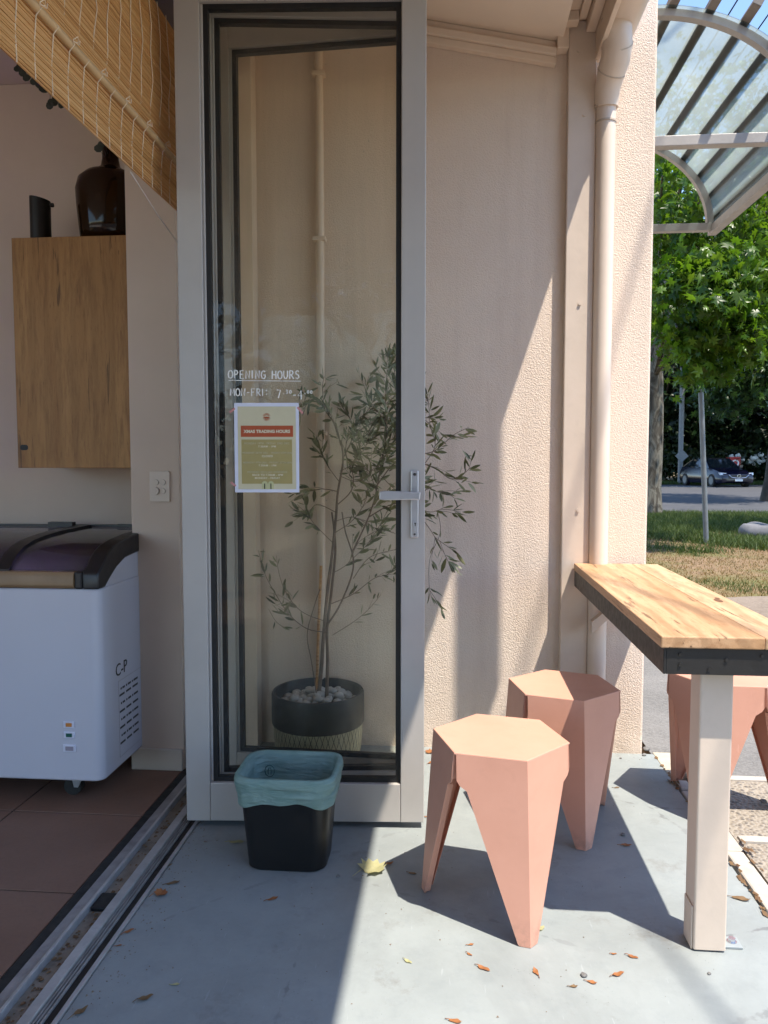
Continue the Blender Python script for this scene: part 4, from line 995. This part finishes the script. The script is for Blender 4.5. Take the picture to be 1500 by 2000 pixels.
# ================================================================== fallen leaves and stones on the patio
def fallen(name, px, py, size, rz, shape, mat, label, cat='leaf', z=.0012):
    size *= .8; p = atz(px, py, 0); mb = MB(); n = 10; seed = random.random()*6
    outl = []
    if shape == 'maple':
        for k in range(20):
            a = 2*math.pi*k/20; r = [1,.80,.92,.70][k % 4]*(1 if abs(a-math.pi) > .6 else .75)*random.uniform(.9,1.08); outl.append((r*math.cos(a), r*math.sin(a)))
    else:
        for t in np.linspace(0, 1, n): outl.append((2*t-1, .42*math.sin(math.pi*t)**.8*(1+.25*math.sin(9*t+seed))))
        for t in np.linspace(1, 0, n)[1:-1]: outl.append((2*t-1, -.38*math.sin(math.pi*t)**.8*(1+.25*math.sin(7*t+seed))))
    cu = random.uniform(.35,.6) if shape == 'maple' else random.uniform(.15,.5); tw = random.uniform(-.4,.4)
    def lift(x, y): return size*(cu*(x*x*.45 + y*y*.7) + tw*x*y*.5 + .10*math.sin(5*x+seed)*math.cos(4*y)) 
    ctr = (0.0, 0.0); vs = [(ctr[0], ctr[1])] + [(.5*x, .5*y) for x, y in outl] + outl
    zs = [lift(*v) for v in vs]; zm = min(zs); m_ = len(outl); c_, s_ = math.cos(rz), math.sin(rz)
    V = [(p.x+size*(x*c_-y*s_), p.y+size*(x*s_+y*c_), z+zz-zm) for (x, y), zz in zip(vs, zs)]
    F = [(0, 1+i, 1+(i+1) % m_) for i in range(m_)] + [(1+i, 1+m_+i, 1+m_+(i+1) % m_, 1+(i+1) % m_) for i in range(m_)]
    mb.add(V, F)
    tipx = -1.0; e = (tipx-.5, .1)
    mb.tube([(p.x+size*(tipx*.9*c_), p.y+size*(tipx*.9*s_), z+lift(-.9,0)-zm+.001), (p.x+size*(e[0]*c_-e[1]*s_), p.y+size*(e[0]*s_+e[1]*c_), z+.001)], .0008, 4)
    o = mb.build(name, M[mat], smooth='all', fix=False)
    return tag(o, label, cat, 'dead leaves on the patio')
FL = [
 (728,1700,.054,.7,'maple','litter_y','large pale yellow lobed leaf lying beside the bin on the shade edge'),
 (760,1688,.018,.5,'x','litter','small brown curled leaf touching the large pale yellow leaf'),
 (462,1646,.030,.1,'x','litter_y','yellowish curled leaf at the left foot of the bin'),
 (314,1748,.026,.6,'maple','litter','broad orange leaf beside the outer door rail'),
 (338,1726,.024,.5,'x','litter_b','thin brown leaf next to the broad orange leaf by the rail'),
 (532,1757,.020,.6,'x','litter','slim orange leaf alone on shaded floor below the bin'),
 (343,1924,.012,.2,'x','litter_y','tiny tan leaf on shaded floor left of the front'),
 (284,1952,.022,.6,'x','litter_b','tan folded leaf at the lower left of the shaded floor'),
 (252,1820,.018,.9,'x','litter','curled reddish leaf against the outer rail, midway along it'),
 (158,1978,.022,1.0,'x','litter_b','dark curled leaf against the rail at the bottom edge'),
 (232,1848,.010,.4,'x','litter','tiny orange leaf fragment by the rail'),
 (333,1690,.010,1.2,'x','litter_b','small brown leaf beside the rail near the door foot'),
 (945,1893,.020,-.5,'x','litter','tan orange leaf on sunlit floor left of the front row of leaves'),
 (1047,1900,.017,1.9,'x','litter','upright orange leaf in the middle of the front row of leaves'),
 (1156,1920,.015,-.3,'x','litter','bright orange leaf nearest the front in the sun'),
 (1208,1904,.020,.5,'x','litter','bright orange red leaf right of a grey stone'),
 (1236,1870,.016,-.4,'x','litter','orange leaf on sunlit floor left of the table leg'),
 (1199,1864,.009,.1,'x','litter','small red brown leaf scrap left of the table leg'),
 (917,1865,.010,-.7,'x','litter','small orange scrap in front of the nearest stool, the closer of two'),
 (919,1846,.010,.3,'x','litter','small orange scrap in front of the nearest stool, the farther of two'),
 (797,1879,.014,-.6,'x','litter_y','small green yellow leaf on the sunlit floor by the shade edge'),
 (889,1996,.018,-.2,'x','litter','orange leaf cut by the bottom edge of the picture'),
 (1058,1815,.016,1.0,'x','litter_y','yellow leaf tucked behind the front foot of the nearest stool'),
 (806,1707,.016,-.3,'x','litter_b','dark leaf in the shadow of the nearest stool'),
 (1223,1652,.022,.0,'x','litter','orange brown leaf on the floor right of the half shaded stool'),
 (1204,1539,.014,.2,'x','litter_b','dark twisted leaf by the rear leg of the half shaded stool'),
 (838,1470,.026,.2,'maple','litter','crumpled orange leaf at the foot of the wall by the door edge'),
 (841,1490,.020,1.0,'x','litter','dark red leaf in front of the crumpled orange leaf by the wall'),
 (832,1596,.010,.2,'x','litter','tiny orange leaf under the corner of the door'),
 (1447,1757,.030,-.3,'x','litter_b','grey brown curled leaf right of the table leg'),
 (1120,1928,.012,.1,'x','litter_b','thin dark leaf scrap beside a grey stone'),
]
for px, py, s_, rz, sh, mt, lb in FL: fallen('fallen_leaf', px, py, s_, rz, sh, mt, lb)
gr = MB()
for i in range(520):
    if i < 240: x, y = -.79 + abs(random.gauss(0,.05)), random.uniform(1.2, 2.6)
    elif i < 330: x, y = random.uniform(-.6,.75), 3.03 - abs(random.gauss(0,.05))
    else: x, y = random.uniform(-.75,.78), random.uniform(1.2, 2.95)
    r = random.uniform(.0007,.0022)*(1.6 if random.random() < .1 else 1); a = random.uniform(0, 6.3); e = random.choice([1,1,2.5])
    gr.add([(x+r*math.cos(a)*e, y+r*math.sin(a)*e, .0008), (x+r*math.cos(a+2.1), y+r*math.sin(a+2.1), .0008), (x+r*math.cos(a+4.2), y+r*math.sin(a+4.2), .0008), (x, y, .0008+r)], [(0,1,3),(1,2,3),(2,0,3)])
tag(gr.build('grit', M['bark_olive'], fix=False), kind='stuff')
def stone(px, py, s_, label):
    s_ *= .7
    bm = bmesh.new(); bmesh.ops.create_icosphere(bm, subdivisions=2, radius=s_)
    sd = random.random()*9
    for v in bm.verts: v.co *= 1 + .22*math.sin(v.co.x/s_*2.1+sd)*math.cos(v.co.y/s_*2.6-sd); v.co.z *= .6
    me = bpy.data.meshes.new('stone'); bm.to_mesh(me); bm.free(); me.materials.append(M['grit'])
    o = bpy.data.objects.new('stone', me); COL.objects.link(o); p = atz(px, py); o.location = (p.x, p.y, s_*.5)
    tag(o, label, 'stone', 'loose stones on the patio')
stone(660,1713,.008,'small dark stone on shaded floor between bin and yellow leaf')
stone(1140,1907,.010,'grey stone among the orange leaves in the sun')
stone(1217,1632,.010,'pale stone behind the orange brown leaf right of the stools')
stone(1126,1650,.009,'dark stone beside the foot of the half shaded stool')
stone(1262,1466,.020,'grey stone lump at the foot of the wall corner')
stone(1258,1476,.012,'smaller stone touching the wall corner lump')
stone(1212,1482,.007,'small dark stone near the wall right of the downpipe')
stone(1385,1903,.006,'tiny grey stone in front of the table leg')
stone(1490,1568,.016,'dark stone on the exposed aggregate path')

# ================================================================== curved awning on the street side
aw = thing('curved_awning', 'quarter round translucent awning on a weathered steel frame beyond the wall corner', 'awning', (1.07, 3.7, 2.4))
XW, AX, AZ, ZE, YN, YFar = .76, .625, .49, 2.40, 3.14, 4.30
def arc(t, k=1.0): return (XW + AX*k*math.sin(t), ZE + AZ*k*math.cos(t))
ts_ = np.linspace(0, math.pi/2, 25)
def arch(y0, y1, k0, k1):
    o_ = [arc(t, k1) for t in ts_] + [arc(t, k0) for t in reversed(ts_)]
    return MB().prism(o_, 'y', y0, y1).build('arch', M['awnsteel'], aw, smooth=True)
arch(YN, YN+.034, .93, .985); arch(YFar-.034, YFar, .93, .985)
box(XW, XW+AX+.01, YN-.004, YN+.04, ZE-.035, ZE+.005).build('tie_bar', M['awnsteel'], aw, bevel=.003)
box(XW, XW+AX+.01, YFar-.038, YFar+.002, ZE-.035, ZE+.005).build('tie_bar', M['awnsteel'], aw, bevel=.003)
box(XW+AX-.022, XW+AX+.022, YN-.15, YFar+.03, ZE-.045, ZE+.0).build('eave_beam', M['awnsteel'], aw, bevel=.003)
for a in (7, 20, 33, 46, 59, 72, 85):
    t = rad(a); c0 = Vector((XW+AX*1.03*math.sin(t), 0, ZE+AZ*1.03*math.cos(t))); nrm = Vector((math.sin(t)/AX, 0, math.cos(t)/AZ)).normalized(); tg = Vector((nrm.z, 0, -nrm.x))
    mb = MB(); q = [c0 + tg*i*.017 + nrm*j for i, j in ((-1,-.020),(1,-.020),(1,.016),(-1,.016))]
    mb.loft([[(p.x, y, p.z) for p in q] for y in (YN-.13, YFar+.03)])
    mb.build('purlin', M['awnbar'], aw, bevel=.002)
o_ = [arc(t, .99) for t in ts_]; o2 = [arc(t, .983) for t in reversed(ts_)]
MB().prism(o_ + o2, 'y', YN-.02, YFar+.01).build('roof_sheet', M['poly'], aw, smooth=True)
bd = MB()
for k, (a0, a1) in enumerate(((8,19),(21,32),(34,45),(47,58),(60,71),(73,84))):
    for j in range(4):
        t = rad(a0 + (a1-a0)*(j+.5)/4)

# ================================================================== trees
def leaf_mesh(name, C, size, mat, parent, tmpl='maple', up=.6, jit=.5, droop=0.0):
    n = len(C)
    if tmpl == 'maple':
        L_ = [(90,1.0,-.22),(72,.50,.03),(62,.58,.02),(46,.92,-.18),(30,.36,.06),(8,.66,-.08),(-28,.40,.02),(-58,.52,-.08),(-90,.10,0),(-122,.52,-.08),(-152,.40,.02),(172,.66,-.08),(150,.36,.06),(134,.92,-.18),(118,.58,.02),(108,.50,.03)]
        o_ = [(r*math.cos(rad(a)), r*math.sin(rad(a)), z) for a, r, z in L_]
        T = np.array([(0,0,.07)] + o_); F = [(0, 1+(i+1) % 16, 1+i) for i in range(16)]
    elif tmpl == 'spray':
        T = np.array([(-.9,0,0),(-.2,.38,.1),(.95,.06,-.1),(-.1,-.36,.06),(-.1,0,.16), (.1,.2,.1),(.5,.85,-.05),(.62,.3,.05), (.2,-.2,.1),(.75,-.7,.0),(.4,-.75,-.1)]); F = [(0,3,4),(0,4,1),(4,2,1),(4,3,2),(5,7,6),(8,10,9)]
    else:
        T = np.array([(-1,0,0),(0,.42,.08),(1,0,-.1),(0,-.42,.08)]); F = [(0,1,2),(0,2,3)]
    nz_ = rng.normal(size=(n,3)); nz_[:,2] = np.abs(nz_[:,2])*.6 + up; nz_ /= np.linalg.norm(nz_, axis=1, keepdims=True)
    t_ = rng.normal(size=(n,3)); t_[:,2] -= droop; t_ -= nz_*(t_*nz_).sum(1, keepdims=True); t_ /= np.linalg.norm(t_, axis=1, keepdims=True)
    b_ = np.cross(nz_, t_); s_ = size*(1 + jit*rng.uniform(-1, 1, n))
    V = C[:,None,:] + s_[:,None,None]*(b_[:,None,:]*T[None,:,0,None] + t_[:,None,:]*T[None,:,1,None] + nz_[:,None,:]*T[None,:,2,None])
    k = len(T); Fa = (np.array(F)[None] + (np.arange(n)*k)[:,None,None]).reshape(-1, 3)
    me = bpy.data.meshes.new(name); V = V.reshape(-1,3) - np.array(wloc(parent))
    me.vertices.add(len(V)); me.vertices.foreach_set('co', V.ravel()); me.loops.add(Fa.size); me.loops.foreach_set('vertex_index', Fa.ravel().astype(np.int32))
    me.polygons.add(len(Fa)); me.polygons.foreach_set('loop_start', (np.arange(len(Fa))*3).astype(np.int32)); me.update(calc_edges=True); me.validate()
    me.materials.append(mat); o = bpy.data.objects.new(name, me); COL.objects.link(o); o.parent = parent; return o
def clumps(c, R, nclump, per, cs, hollow=.45):
    d = rng.normal(size=(nclump,3)); d /= np.linalg.norm(d, axis=1, keepdims=True); r = (hollow + (1-hollow)*rng.random(nclump))[:,None]
    cc = np.array(c) + d*r*np.array(R); sz = cs*rng.uniform(.6,1.3,nclump)
    pts = cc[:,None,:] + rng.normal(size=(nclump,per,3))*sz[:,None,None]*np.array([1,1,.6])
    return pts.reshape(-1,3), cc
def tree(label, base, h, trunk_r, crowns, leaf, mat, barkm, tmpl='spray', limbs=8, up=.5, lean=(0,0), cat='tree', group=None, name='leafy_tree'):
    t = thing(name, label, cat, base, 0, group); b = Vector(base); top = b + Vector((lean[0], lean[1], h))
    tr = MB(); path = [b + (top-b)*s_ + Vector((math.sin(s_*4)*trunk_r*.25, math.cos(s_*4)*trunk_r*.4, 0)) for s_ in np.linspace(0,1,9)]
    tr.tube(path, [trunk_r*(1.25 if i == 0 else 1)*(1-.55*i/8) for i in range(9)], 14)
    allp = []
    for c, R, nc, per, cs in crowns:
        p, cc = clumps(c, R, nc, per, cs); allp.append(p)
        for q in cc[:: max(1, len(cc)//limbs)]:
            q = Vector(q); st = path[random.randint(5,8)]; mid = st.lerp(q, .55) + Vector((0,0,.25*(q-st).length*.3))
            tr.tube([st, mid, q], [trunk_r*.32, trunk_r*.18, trunk_r*.05], 6)
    tr.build('trunk', barkm, t, smooth=True)
    leaf_mesh('crown', np.concatenate(allp), leaf, mat, t, tmpl, up, droop=.5)
    return t
# the plane tree by the road, its low branch reaching toward the pole
tree('mottled plane tree on the verge, its low leafy branch hanging by the thin pole', (4.60, 18.2, -.05), 5.2, .25,
     [((3.38,10.4,3.05),(.68,.7,1.02),80,30,.17), ((3.9,11.8,4.8),(1.5,1.3,1.0),80,26,.28), ((3.9,14.0,4.4),(1.3,1.6,1.3),70,24,.34), ((4.6,15.5,6.2),(2.6,3.0,1.9),80,20,.45), ((4.9,18.5,8.0),(3.4,3.2,2.6),60,18,.6)],
     .105, M['plane_leaf'], M['bark'], 'maple', 9, .22, name='plane_tree', group='trees along the road')
tree('broad plane tree on the verge, out to the right, shading the grass', (9.3, 13.6, -.05), 4.6, .24,
     [((8.1,13.4,6.4),(2.0,2.4,1.3),70,22,.45)], .15, M['mid_leaf'], M['bark'], 'maple', 9, .4, name='plane_tree', group='trees along the road')
tree('tall leafy tree at the right edge, rising above the awning', (9.9, 24.5, -.05), 6.0, .3,
     [((9.0,23.5,6.3),(2.3,2.2,4.2),130,30,.5), ((10.8,25.0,10.2),(2.7,2.6,3.9),120,30,.55), ((8.6,24,3.6),(1.3,1.6,1.3),40,26,.4)],
     .17, M['mid_leaf'], M['darkbark'], 'maple', 12, .5, group='trees along the road')
far = [((12.9,50,-.05),(4.2,4,4.5),6.6,'dense dark tree straight behind the grey street pole'), ((16.4,51,-.05),(3.8,4,4.8),7.0,'dense dark tree standing behind the parked car'),
       ((20.2,50,-.05),(4.0,4,5.0),7.5,'dense dark tree right of the red letter box'), ((24.8,53,-.05),(4.4,4.5,5.5),8.0,'dense dark tree at the far right of the woodland'), ((15.0,60,-.05),(6,5,6),9.5,'tall dark tree rising farthest back behind the street pole'), ((23,62,-.05),(6.5,5,7),11,'tall dark tree rising farthest back on the right')]
for b, R, zc, lb in far:
    tree(lb, b, zc*.8, .28, [((b[0],b[1],zc),R,95,34,1.0), ((b[0],b[1]-1.5,2.6),(R[0],2.2,2.2),60,34,.7)] + ([((b[0]+1.5,b[1]-8.5,7.6),(3.4,3.2,1.6),50,26,.8)] if b[1] < 56 else []) + ([((15.3,39.3,7.9),(3.6,2.6,1.2),70,26,.7)] if b[0] == 16.4 else []), .36, M['far_leaf'], M['darkbark'], 'spray', 7, .4, group='dark trees across the road')
for b, R, zc, lb in [((.5,-16,-.05),(4.6,3.5,5),6.4,'leafy tree on the street side, facing the folding door'), ((8.5,-19,-.05),(4.5,3.5,5),6.2,'leafy tree on the street side, right of the cafe front')]:
    tree(lb, b, zc*.8, .25, [((b[0],b[1],zc),R,80,24,1.0), ((b[0],b[1],1.9),(R[0],2.0,1.8),60,24,.7)], .40, M['far_leaf'], M['darkbark'], 'spray', 6, .4, group='street trees behind the viewer')
# hydrangea hedge across the road
hd = thing('flowering_hedge', 'dark flowering hedge with round white heads behind the red letter box', 'hedge', (17.6, 46.2, -.05))
hc = np.stack([rng.uniform(12.4,23.5,3600), 46.4+rng.normal(0,.7,3600), rng.uniform(0,1,3600)**.8*1.85], 1)
leaf_mesh('foliage', hc, .17, M['far_leaf'], hd, 'spray', .4)
st = MB()
for i in range(16): x = 12.6+i*.7; st.tube([(x,46.4,-.05),(x+random.uniform(-.2,.2),46.3,1.2)], .03, 5)
each(st, 'stem', M['darkbark'], hd)
fh = rng.uniform([15.5,45.5,1.0],[20.5,45.9,1.75],(34,3)); fm = MB()
for c_ in fh:
    if 15.6 < c_[0] < 16.4 and c_[2] < 1.3: continue
    bm = bmesh.new(); bmesh.ops.create_icosphere(bm, subdivisions=2, radius=.15)
    fm.add([tuple(Vector(c_)+v.co*(1+.2*random.uniform(-1,1))) for v in bm.verts], [tuple(v.index for v in f.verts) for f in bm.faces]); bm.free()
each(fm, 'flower_heads', M['flower'], hd)

# ================================================================== poles, letter box, car, rock
pp = atz(1380,1056); pl_ = thing('signpost', 'thin galvanised pole standing on the dry verge under the plane leaves', 'pole', (pp.x, pp.y, -.05))
tp = at(1369, 752, pp.y)
MB().tube([(pp.x,pp.y,-.1),(tp.x,tp.y,tp.z-.05)], .037, 16).build('post', M['polegrey'], pl_, smooth=True)
MB().tube([(tp.x,tp.y,tp.z-.06),(tp.x,tp.y,tp.z+.01)], .042, 16).build('cap', M['polegrey'], pl_, smooth=True)
pq = at(1328, 905, 36.0); st_p = thing('street_pole', 'grey street pole with the back of a diamond sign, across the road', 'pole', (pq.x, 36.0, -.05))
st_p.location = (pq.x, 43.9, -.05); pq = at(1329, 905, 43.9); st_p.location.x = pq.x
MB().tube([(pq.x,43.9,-.05),(pq.x,43.9,7.0)], .14, 12).build('pole', M['polegrey'], st_p, smooth=True)
ds = MB().prism([(pq.x-.36,1.55),(pq.x+.0,1.19),(pq.x+.36,1.55),(pq.x+.0,1.91)], 'y', 43.66, 43.69).build('sign_back', M['polegrey'], st_p)
mbx = thing('letter_box', 'red street letter box with a white emblem behind the parked car', 'letter box', (at(1432,905,45.2).x, 45.2, -.05))
lx = at(1432,905,45.2).x
MB().prism(rrect(lx-.32,lx+.32,44.95,45.45,.05), 'z', -.05, 1.42).prism(rrect(lx-.33,lx+.33,44.94,45.46,.06), 'z', 1.4205, 1.50).build('box_body', M['red'], mbx, bevel=.02)
em = MB().tube([(lx+.02+.16*math.cos(a),44.93,1.15+.16*math.sin(a)) for a in np.linspace(0,2*math.pi,25)], .045, 6, cap=False); em.build('emblem', M['whitep'], mbx)
MB().box(lx-.26, lx-.05, 44.935, 44.949, 1.10, 1.16).build('slot', M['inkdark'], mbx)
rp = atz(1492,1046)
bm = bmesh.new(); bmesh.ops.create_icosphere(bm, subdivisions=4, radius=1)
for v in bm.verts:
    c_ = v.co.copy(); v.co.x *= .52; v.co.y *= .5; v.co.z = .16*max(-.5, min(.75, c_.z*1.4)) + .03*math.sin(c_.x*5)*math.cos(c_.y*4)
me = bpy.data.meshes.new('rock'); bm.to_mesh(me); bm.free(); me.materials.append(M['rock']); me.polygons.foreach_set('use_smooth',[True]*len(me.polygons))
ro = bpy.data.objects.new('rock', me); COL.objects.link(ro); ro.location = (rp.x+.28, rp.y+.35, .02); tag(ro, 'low flat grey rock on the grass at the right edge', 'rock')
# parked car
def car(loc, rz):
    t = thing('parked_car', 'dark blue sedan parked across the road, facing the cafe', 'car', loc, rz)
    # local frame: front of the car at -y
    def sec(y, hw, zb, zt, k=.86): return [(-hw*.94,y,zb),(-hw,y,zb+.12),(-hw,y,(zb+zt)*.52),(-hw*k,y,zt),(-hw*k*.5,y,zt+.025),(hw*k*.5,y,zt+.025),(hw*k,y,zt),(hw,y,(zb+zt)*.52),(hw,y,zb+.12),(hw*.94,y,zb)]
    S = [sec(-2.32,.62,.30,.55), sec(-2.24,.80,.22,.66), sec(-2.0,.89,.19,.74), sec(-1.4,.91,.18,.86), sec(-.95,.91,.18,.93), sec(0,.915,.18,.96), sec(1.2,.91,.18,.98), sec(1.9,.89,.20,1.0), sec(2.25,.82,.25,.95), sec(2.34,.68,.35,.8)]
    MB().loft(S).build('body', M['carblue'], t, smooth=True, local=True)
    def gs_(y, hw, z, hb): return [(-hb,y,.90),(-hw,y,z),(hw,y,z),(hb,y,.90)]
    G = [[(-.80,-1.0,.93),(-.78,-.98,.94),(.78,-.98,.94),(.80,-1.0,.93)], [(-.82,-.25,.93),(-.62,-.22,1.40),(.62,-.22,1.40),(.82,-.25,.93)], [(-.82,.6,.95),(-.62,.6,1.43),(.62,.6,1.43),(.82,.6,.95)], [(-.80,1.3,.97),(-.58,1.25,1.34),(.58,1.25,1.34),(.80,1.3,.97)], [(-.76,1.95,.99),(-.72,1.93,1.0),(.72,1.93,1.0),(.76,1.95,.99)]]
    MB().loft(G).build('windows', M['cardark'], t, local=True)
    rf = [[(-.60,-.22,1.405),(-.3,-.24,1.435),(.3,-.24,1.435),(.60,-.22,1.405)], [(-.61,.6,1.435),(-.3,.6,1.47),(.3,.6,1.47),(.61,.6,1.435)], [(-.57,1.25,1.345),(-.3,1.25,1.375),(.3,1.25,1.375),(.57,1.25,1.345)]]
    MB().loft(rf).build('roof', M['carblue'], t, smooth=True, local=True)
    pr_ = MB()
    for s_ in (1,-1):
        pr_.bar((s_*.79,-.98,.94),(s_*.61,-.2,1.42),.05,.03); pr_.bar((s_*.80,.62,.95),(s_*.62,.6,1.44),.05,.03); pr_.bar((s_*.75,1.93,1.0),(s_*.57,1.25,1.36),.08,.03)
    pr_.build('pillar', M['carblue'], t, local=True)
    for x in (-.83,.83):
        for y in (-1.42,1.42):
            wv = MB().tube([(x-.1,y,.32),(x+.1,y,.32)], .32, 24).build('wheel', M['tyre'], t, smooth=True, local=True)
            rm = MB().tube([(x-.104,y,.32),(x+.104,y,.32)], .21, 18)
            rm.build('rim', M['polegrey'], wv, smooth=True, local=True)
    for s_ in (1,-1):
        MB().loft([[(s_*.58,-2.27,.60),(s_*.84,-2.16,.60),(s_*.84,-2.13,.72),(s_*.58,-2.23,.70)], [(s_*.58,-2.0,.62),(s_*.80,-1.9,.62),(s_*.80,-1.9,.72),(s_*.58,-2.0,.71)]]).build('headlight', M['lamp'], t, local=True)
        MB().loft([[(s_*.92,-.72,.96),(s_*1.08,-.72,.96),(s_*1.08,-.72,1.09),(s_*.92,-.72,1.09)], [(s_*.92,-.6,.97),(s_*1.06,-.6,.97),(s_*1.06,-.6,1.08),(s_*.92,-.6,1.08)]]).build('mirror', M['carblue'], t, local=True)
    MB().box(-.5,.5,-2.335,-2.30,.42,.60).build('grille', M['blackp'], t, local=True)
    gg = MB().tube([(-.52,-2.345,.62),(-.35,-2.35,.48),(0,-2.36,.44),(.35,-2.35,.48),(.52,-2.345,.62)], .018, 6)
    gg.tube([(.09*math.cos(a),-2.35,.56+.065*math.sin(a)) for a in np.linspace(0,2*math.pi,17)], .012, 5, cap=False); gg.build('grille_chrome', M['chrome'], t, local=True)
    MB().box(-.19,.19,-2.365,-2.35,.30,.40).build('number_plate', M['whitep'], t, local=True)
    return t
cxp = at(1402, 905, 41.2)
car((cxp.x-.2, 41.0, -.03), rad(9))

# ================================================================== overhead cables
cb1 = MB().tube([(1.6+.9*i*.0+(.2439*-1)*(0), 0, 0)]*2, .01, 4)
A_ = Vector((.532,2.53,.75)) + Vector((.328,-.284,1))*6.2; D_ = Vector((1,-4.102,0))
tag(MB().tube([A_ + D_*u + Vector((0,0,-.02*(u-1)*(4-u)*.5)) for u in np.linspace(-.35, 6, 14)], .010, 6).build('overhead_cable', M['cable'], smooth=True), 'dark service cable running high over the patio to the street', 'cable', 'overhead cables')
for (px, py), lb in (((1417,38),'dark power cable crossing the blue sky, nearer the awning arch'), ((1470,72),'dark power cable crossing the blue sky, lower of the pair')):
    q = atz(px, py, 7.5)
    tag(MB().tube([(q.x, yy_, 7.5-.00*yy_) for yy_ in np.linspace(-6, 60, 12)], .011, 5).build('overhead_cable', M['cable'], smooth=True), lb, 'cable', 'overhead cables')

# ================================================================== grass
def blades(name, n, fx, h, w_, mat):
    P = fx(n); n = len(P); a = rng.uniform(0, 2*math.pi, n); hh = h*rng.uniform(.4,1.3,n); ln_ = rng.normal(size=(n,2))*.5*hh[:,None]
    dx = np.stack([np.cos(a), np.sin(a), np.zeros(n)],1)*(w_*rng.uniform(.6,1.3,n))[:,None]
    tip = P + np.concatenate([ln_, hh[:,None]],1); V = np.stack([P-dx, P+dx, tip],1).reshape(-1,3)
    me = bpy.data.meshes.new(name); F = np.arange(3*n, dtype=np.int32)
    me.vertices.add(3*n); me.vertices.foreach_set('co', V.ravel()); me.loops.add(3*n); me.loops.foreach_set('vertex_index', F); me.polygons.add(n); me.polygons.foreach_set('loop_start', np.arange(n, dtype=np.int32)*3); me.update(calc_edges=True)
    me.materials.append(mat); o = bpy.data.objects.new(name, me); COL.objects.link(o); return tag(o, kind='stuff')
def wedge(y0, y1, pw=1.0):
    def f(n):
        y = y0 + (y1-y0)*rng.random(n)**pw; x = y*rng.uniform(.22,.47,n)
        return np.stack([x, y, np.full(n,-.05)],1)
    return f
def patch(f, sc, thr):
    def g(n):
        P = f(n); v = np.sin(P[:,0]*sc+1.3)*np.cos(P[:,1]*sc*.8+.4)+.5*np.sin(P[:,0]*sc*2.7+P[:,1]*sc*1.9); return P[v > thr]
    return g
def fade(y0, y1, w_):
    f = wedge(y0, y1)
    def g(n):
        P = f(n); v = (P[:,1]-y0)/w_ + .55*np.sin(P[:,0]*2.3+.7)*np.cos(P[:,1]*1.9) + .3*np.sin(P[:,0]*5.1+P[:,1]*3.3); return P[v > rng.random(len(P))*1.1]
    return g
blades('grass', 52000, fade(10.4, 18.8, 3.2), .10, .008, M['grass'])
blades('grass', 9000, patch(wedge(7.2, 12.5), 2.1, .45), .06, .004, M['grass'])
blades('dry_grass', 13000, wedge(6.6, 13.0), .028, .005, M['drygrass'])
blades('grass', 9000, wedge(43.3, 46), .2, .02, M['grass'])
